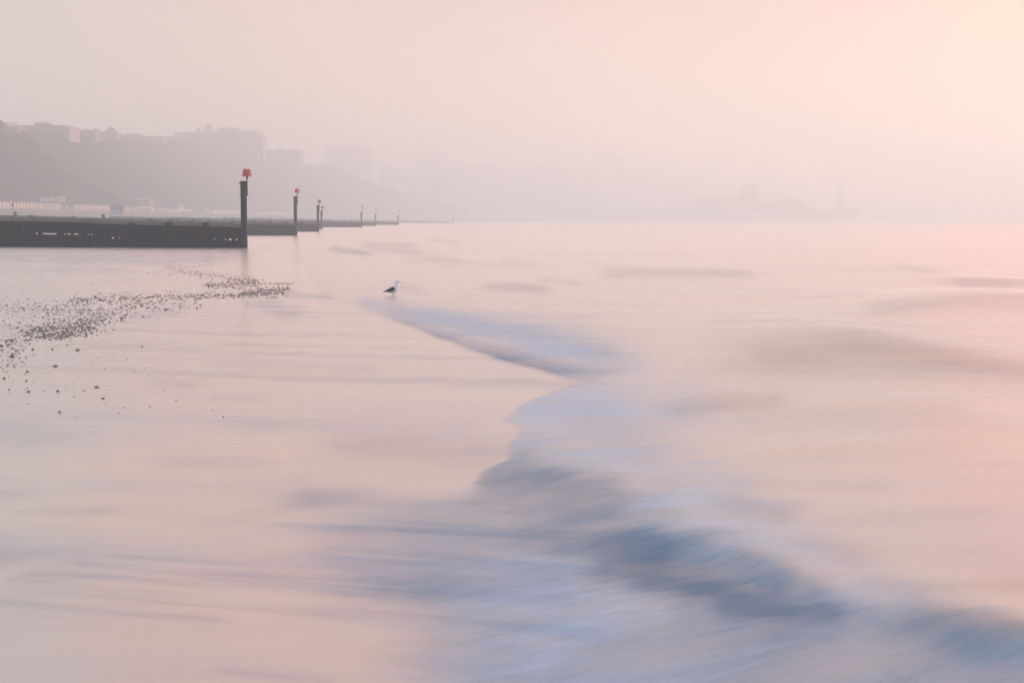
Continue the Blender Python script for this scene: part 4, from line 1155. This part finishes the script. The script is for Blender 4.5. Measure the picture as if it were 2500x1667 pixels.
loft_spine(bm, [(668, 1030, 5, 20), (740, 1024, 16, 42), (830, 1010, 30, 55), (920, 1000, 56, 75), (1010, 985, 96, 105), (1100, 965, 138, 130), (1190, 945, 172, 148), (1265, 915, 172, 146), (1318, 865, 140, 125), (1350, 800, 104, 98), (1364, 735, 78, 78), (1370, 675, 64, 66), (1372, 620, 62, 62), (1378, 572, 74, 64), (1398, 548, 74, 58), (1432, 546, 54, 44), (1462, 552, 28, 26)], 18)
gull = obj('gull', bm, M['feather_white'], None, True); gull.location = g0
tag(gull, 'white gull with dark wings standing in the shallow water, facing the sea', 'gull')
for s in (-1, 1):
    bm = bmesh.new(); n_ = 14; rings = []
    for (x, y, r, off, th) in [(676, 1026, 5, 16, 4), (760, 1014, 14, 44, 12), (850, 990, 28, 62, 18), (930, 970, 52, 82, 24), (1010, 950, 80, 104, 32), (1090, 925, 100, 120, 38), (1170, 905, 104, 130, 40), (1240, 890, 88, 128, 36), (1295, 890, 60, 118, 26), (1328, 895, 22, 108, 10)]:
        c = gp(x, y)
        rings.append([c + Vector((0, s * (off + th * math.cos(2 * math.pi * j / n_) - .35 * r * max(0, math.sin(2 * math.pi * j / n_))) * gu, r * gu * math.sin(2 * math.pi * j / n_))) for j in range(n_)])
    loft(bm, rings); obj('wing', bm, M['feather_dark'], gull, True)
bm = bmesh.new(); loft_spine(bm, [(820, 985, 10, 50), (900, 940, 14, 70), (1000, 888, 16, 88), (1100, 835, 20, 96), (1180, 802, 22, 92), (1250, 790, 16, 66), (1285, 795, 6, 30)], 12); obj('mantle', bm, M['feather_dark'], gull, True)
bm = bmesh.new(); loft_spine(bm, [(1450, 552, 22, 18), (1490, 553, 16, 12), (1540, 556, 13, 9), (1566, 562, 9, 6), (1582, 572, 3, 2)], 8); obj('beak', bm, M['beak'], gull, True)
for s in (-1, 1):
    bm = bmesh.new(); bmesh.ops.create_icosphere(bm, subdivisions=2, radius=9 * gu, matrix=Matrix.Translation(gp(1418, 538, s * 46 * gu))); obj('eye', bm, M['glass'], gull, True)
    bm = bmesh.new(); x = 1200 + s * 10
    tube(bm, gp(x - 12, 1110, s * 45 * gu), gp(x, 1180, s * 45 * gu), 14 * gu, 9 * gu, 8); tube(bm, gp(x, 1178, s * 45 * gu), gp(x, 1240, s * 45 * gu), 9 * gu, 8 * gu, 8)
    f = [gp(x - 14, 1240, s * 45 * gu), gp(x + 62, 1243, s * 45 * gu - 28 * gu), gp(x + 74, 1243, s * 45 * gu), gp(x + 62, 1243, s * 45 * gu + 28 * gu)]
    loft(bm, [f, [q - Vector((0, 0, 5 * gu)) for q in f]])
    obj('leg', bm, M['leg'], gull)

# ---------------------------------------------------------------- haze
bm = bmesh.new(); bx(bm, -7600, 7600, -500, 7600, -5, 112)
hz = obj('haze', bm, None); hz['kind'] = 'stuff'; hz['label'] = 'sea mist'
hm = bpy.data.materials.new('haze'); hm.use_nodes = True
nt = hm.node_tree; nt.nodes.clear()
o_ = nt.nodes.new('ShaderNodeOutputMaterial'); pv_ = nt.nodes.new('ShaderNodeVolumePrincipled')
pv_.inputs['Color'].default_value = (0.882, 0.966, 0.995, 1)
pv_.inputs['Density'].default_value = 0.0017
pv_.inputs['Anisotropy'].default_value = 0.42
nt.links.new(pv_.outputs[0], o_.inputs['Volume'])
hz.data.materials.append(hm)
hz.display_type = 'WIRE'
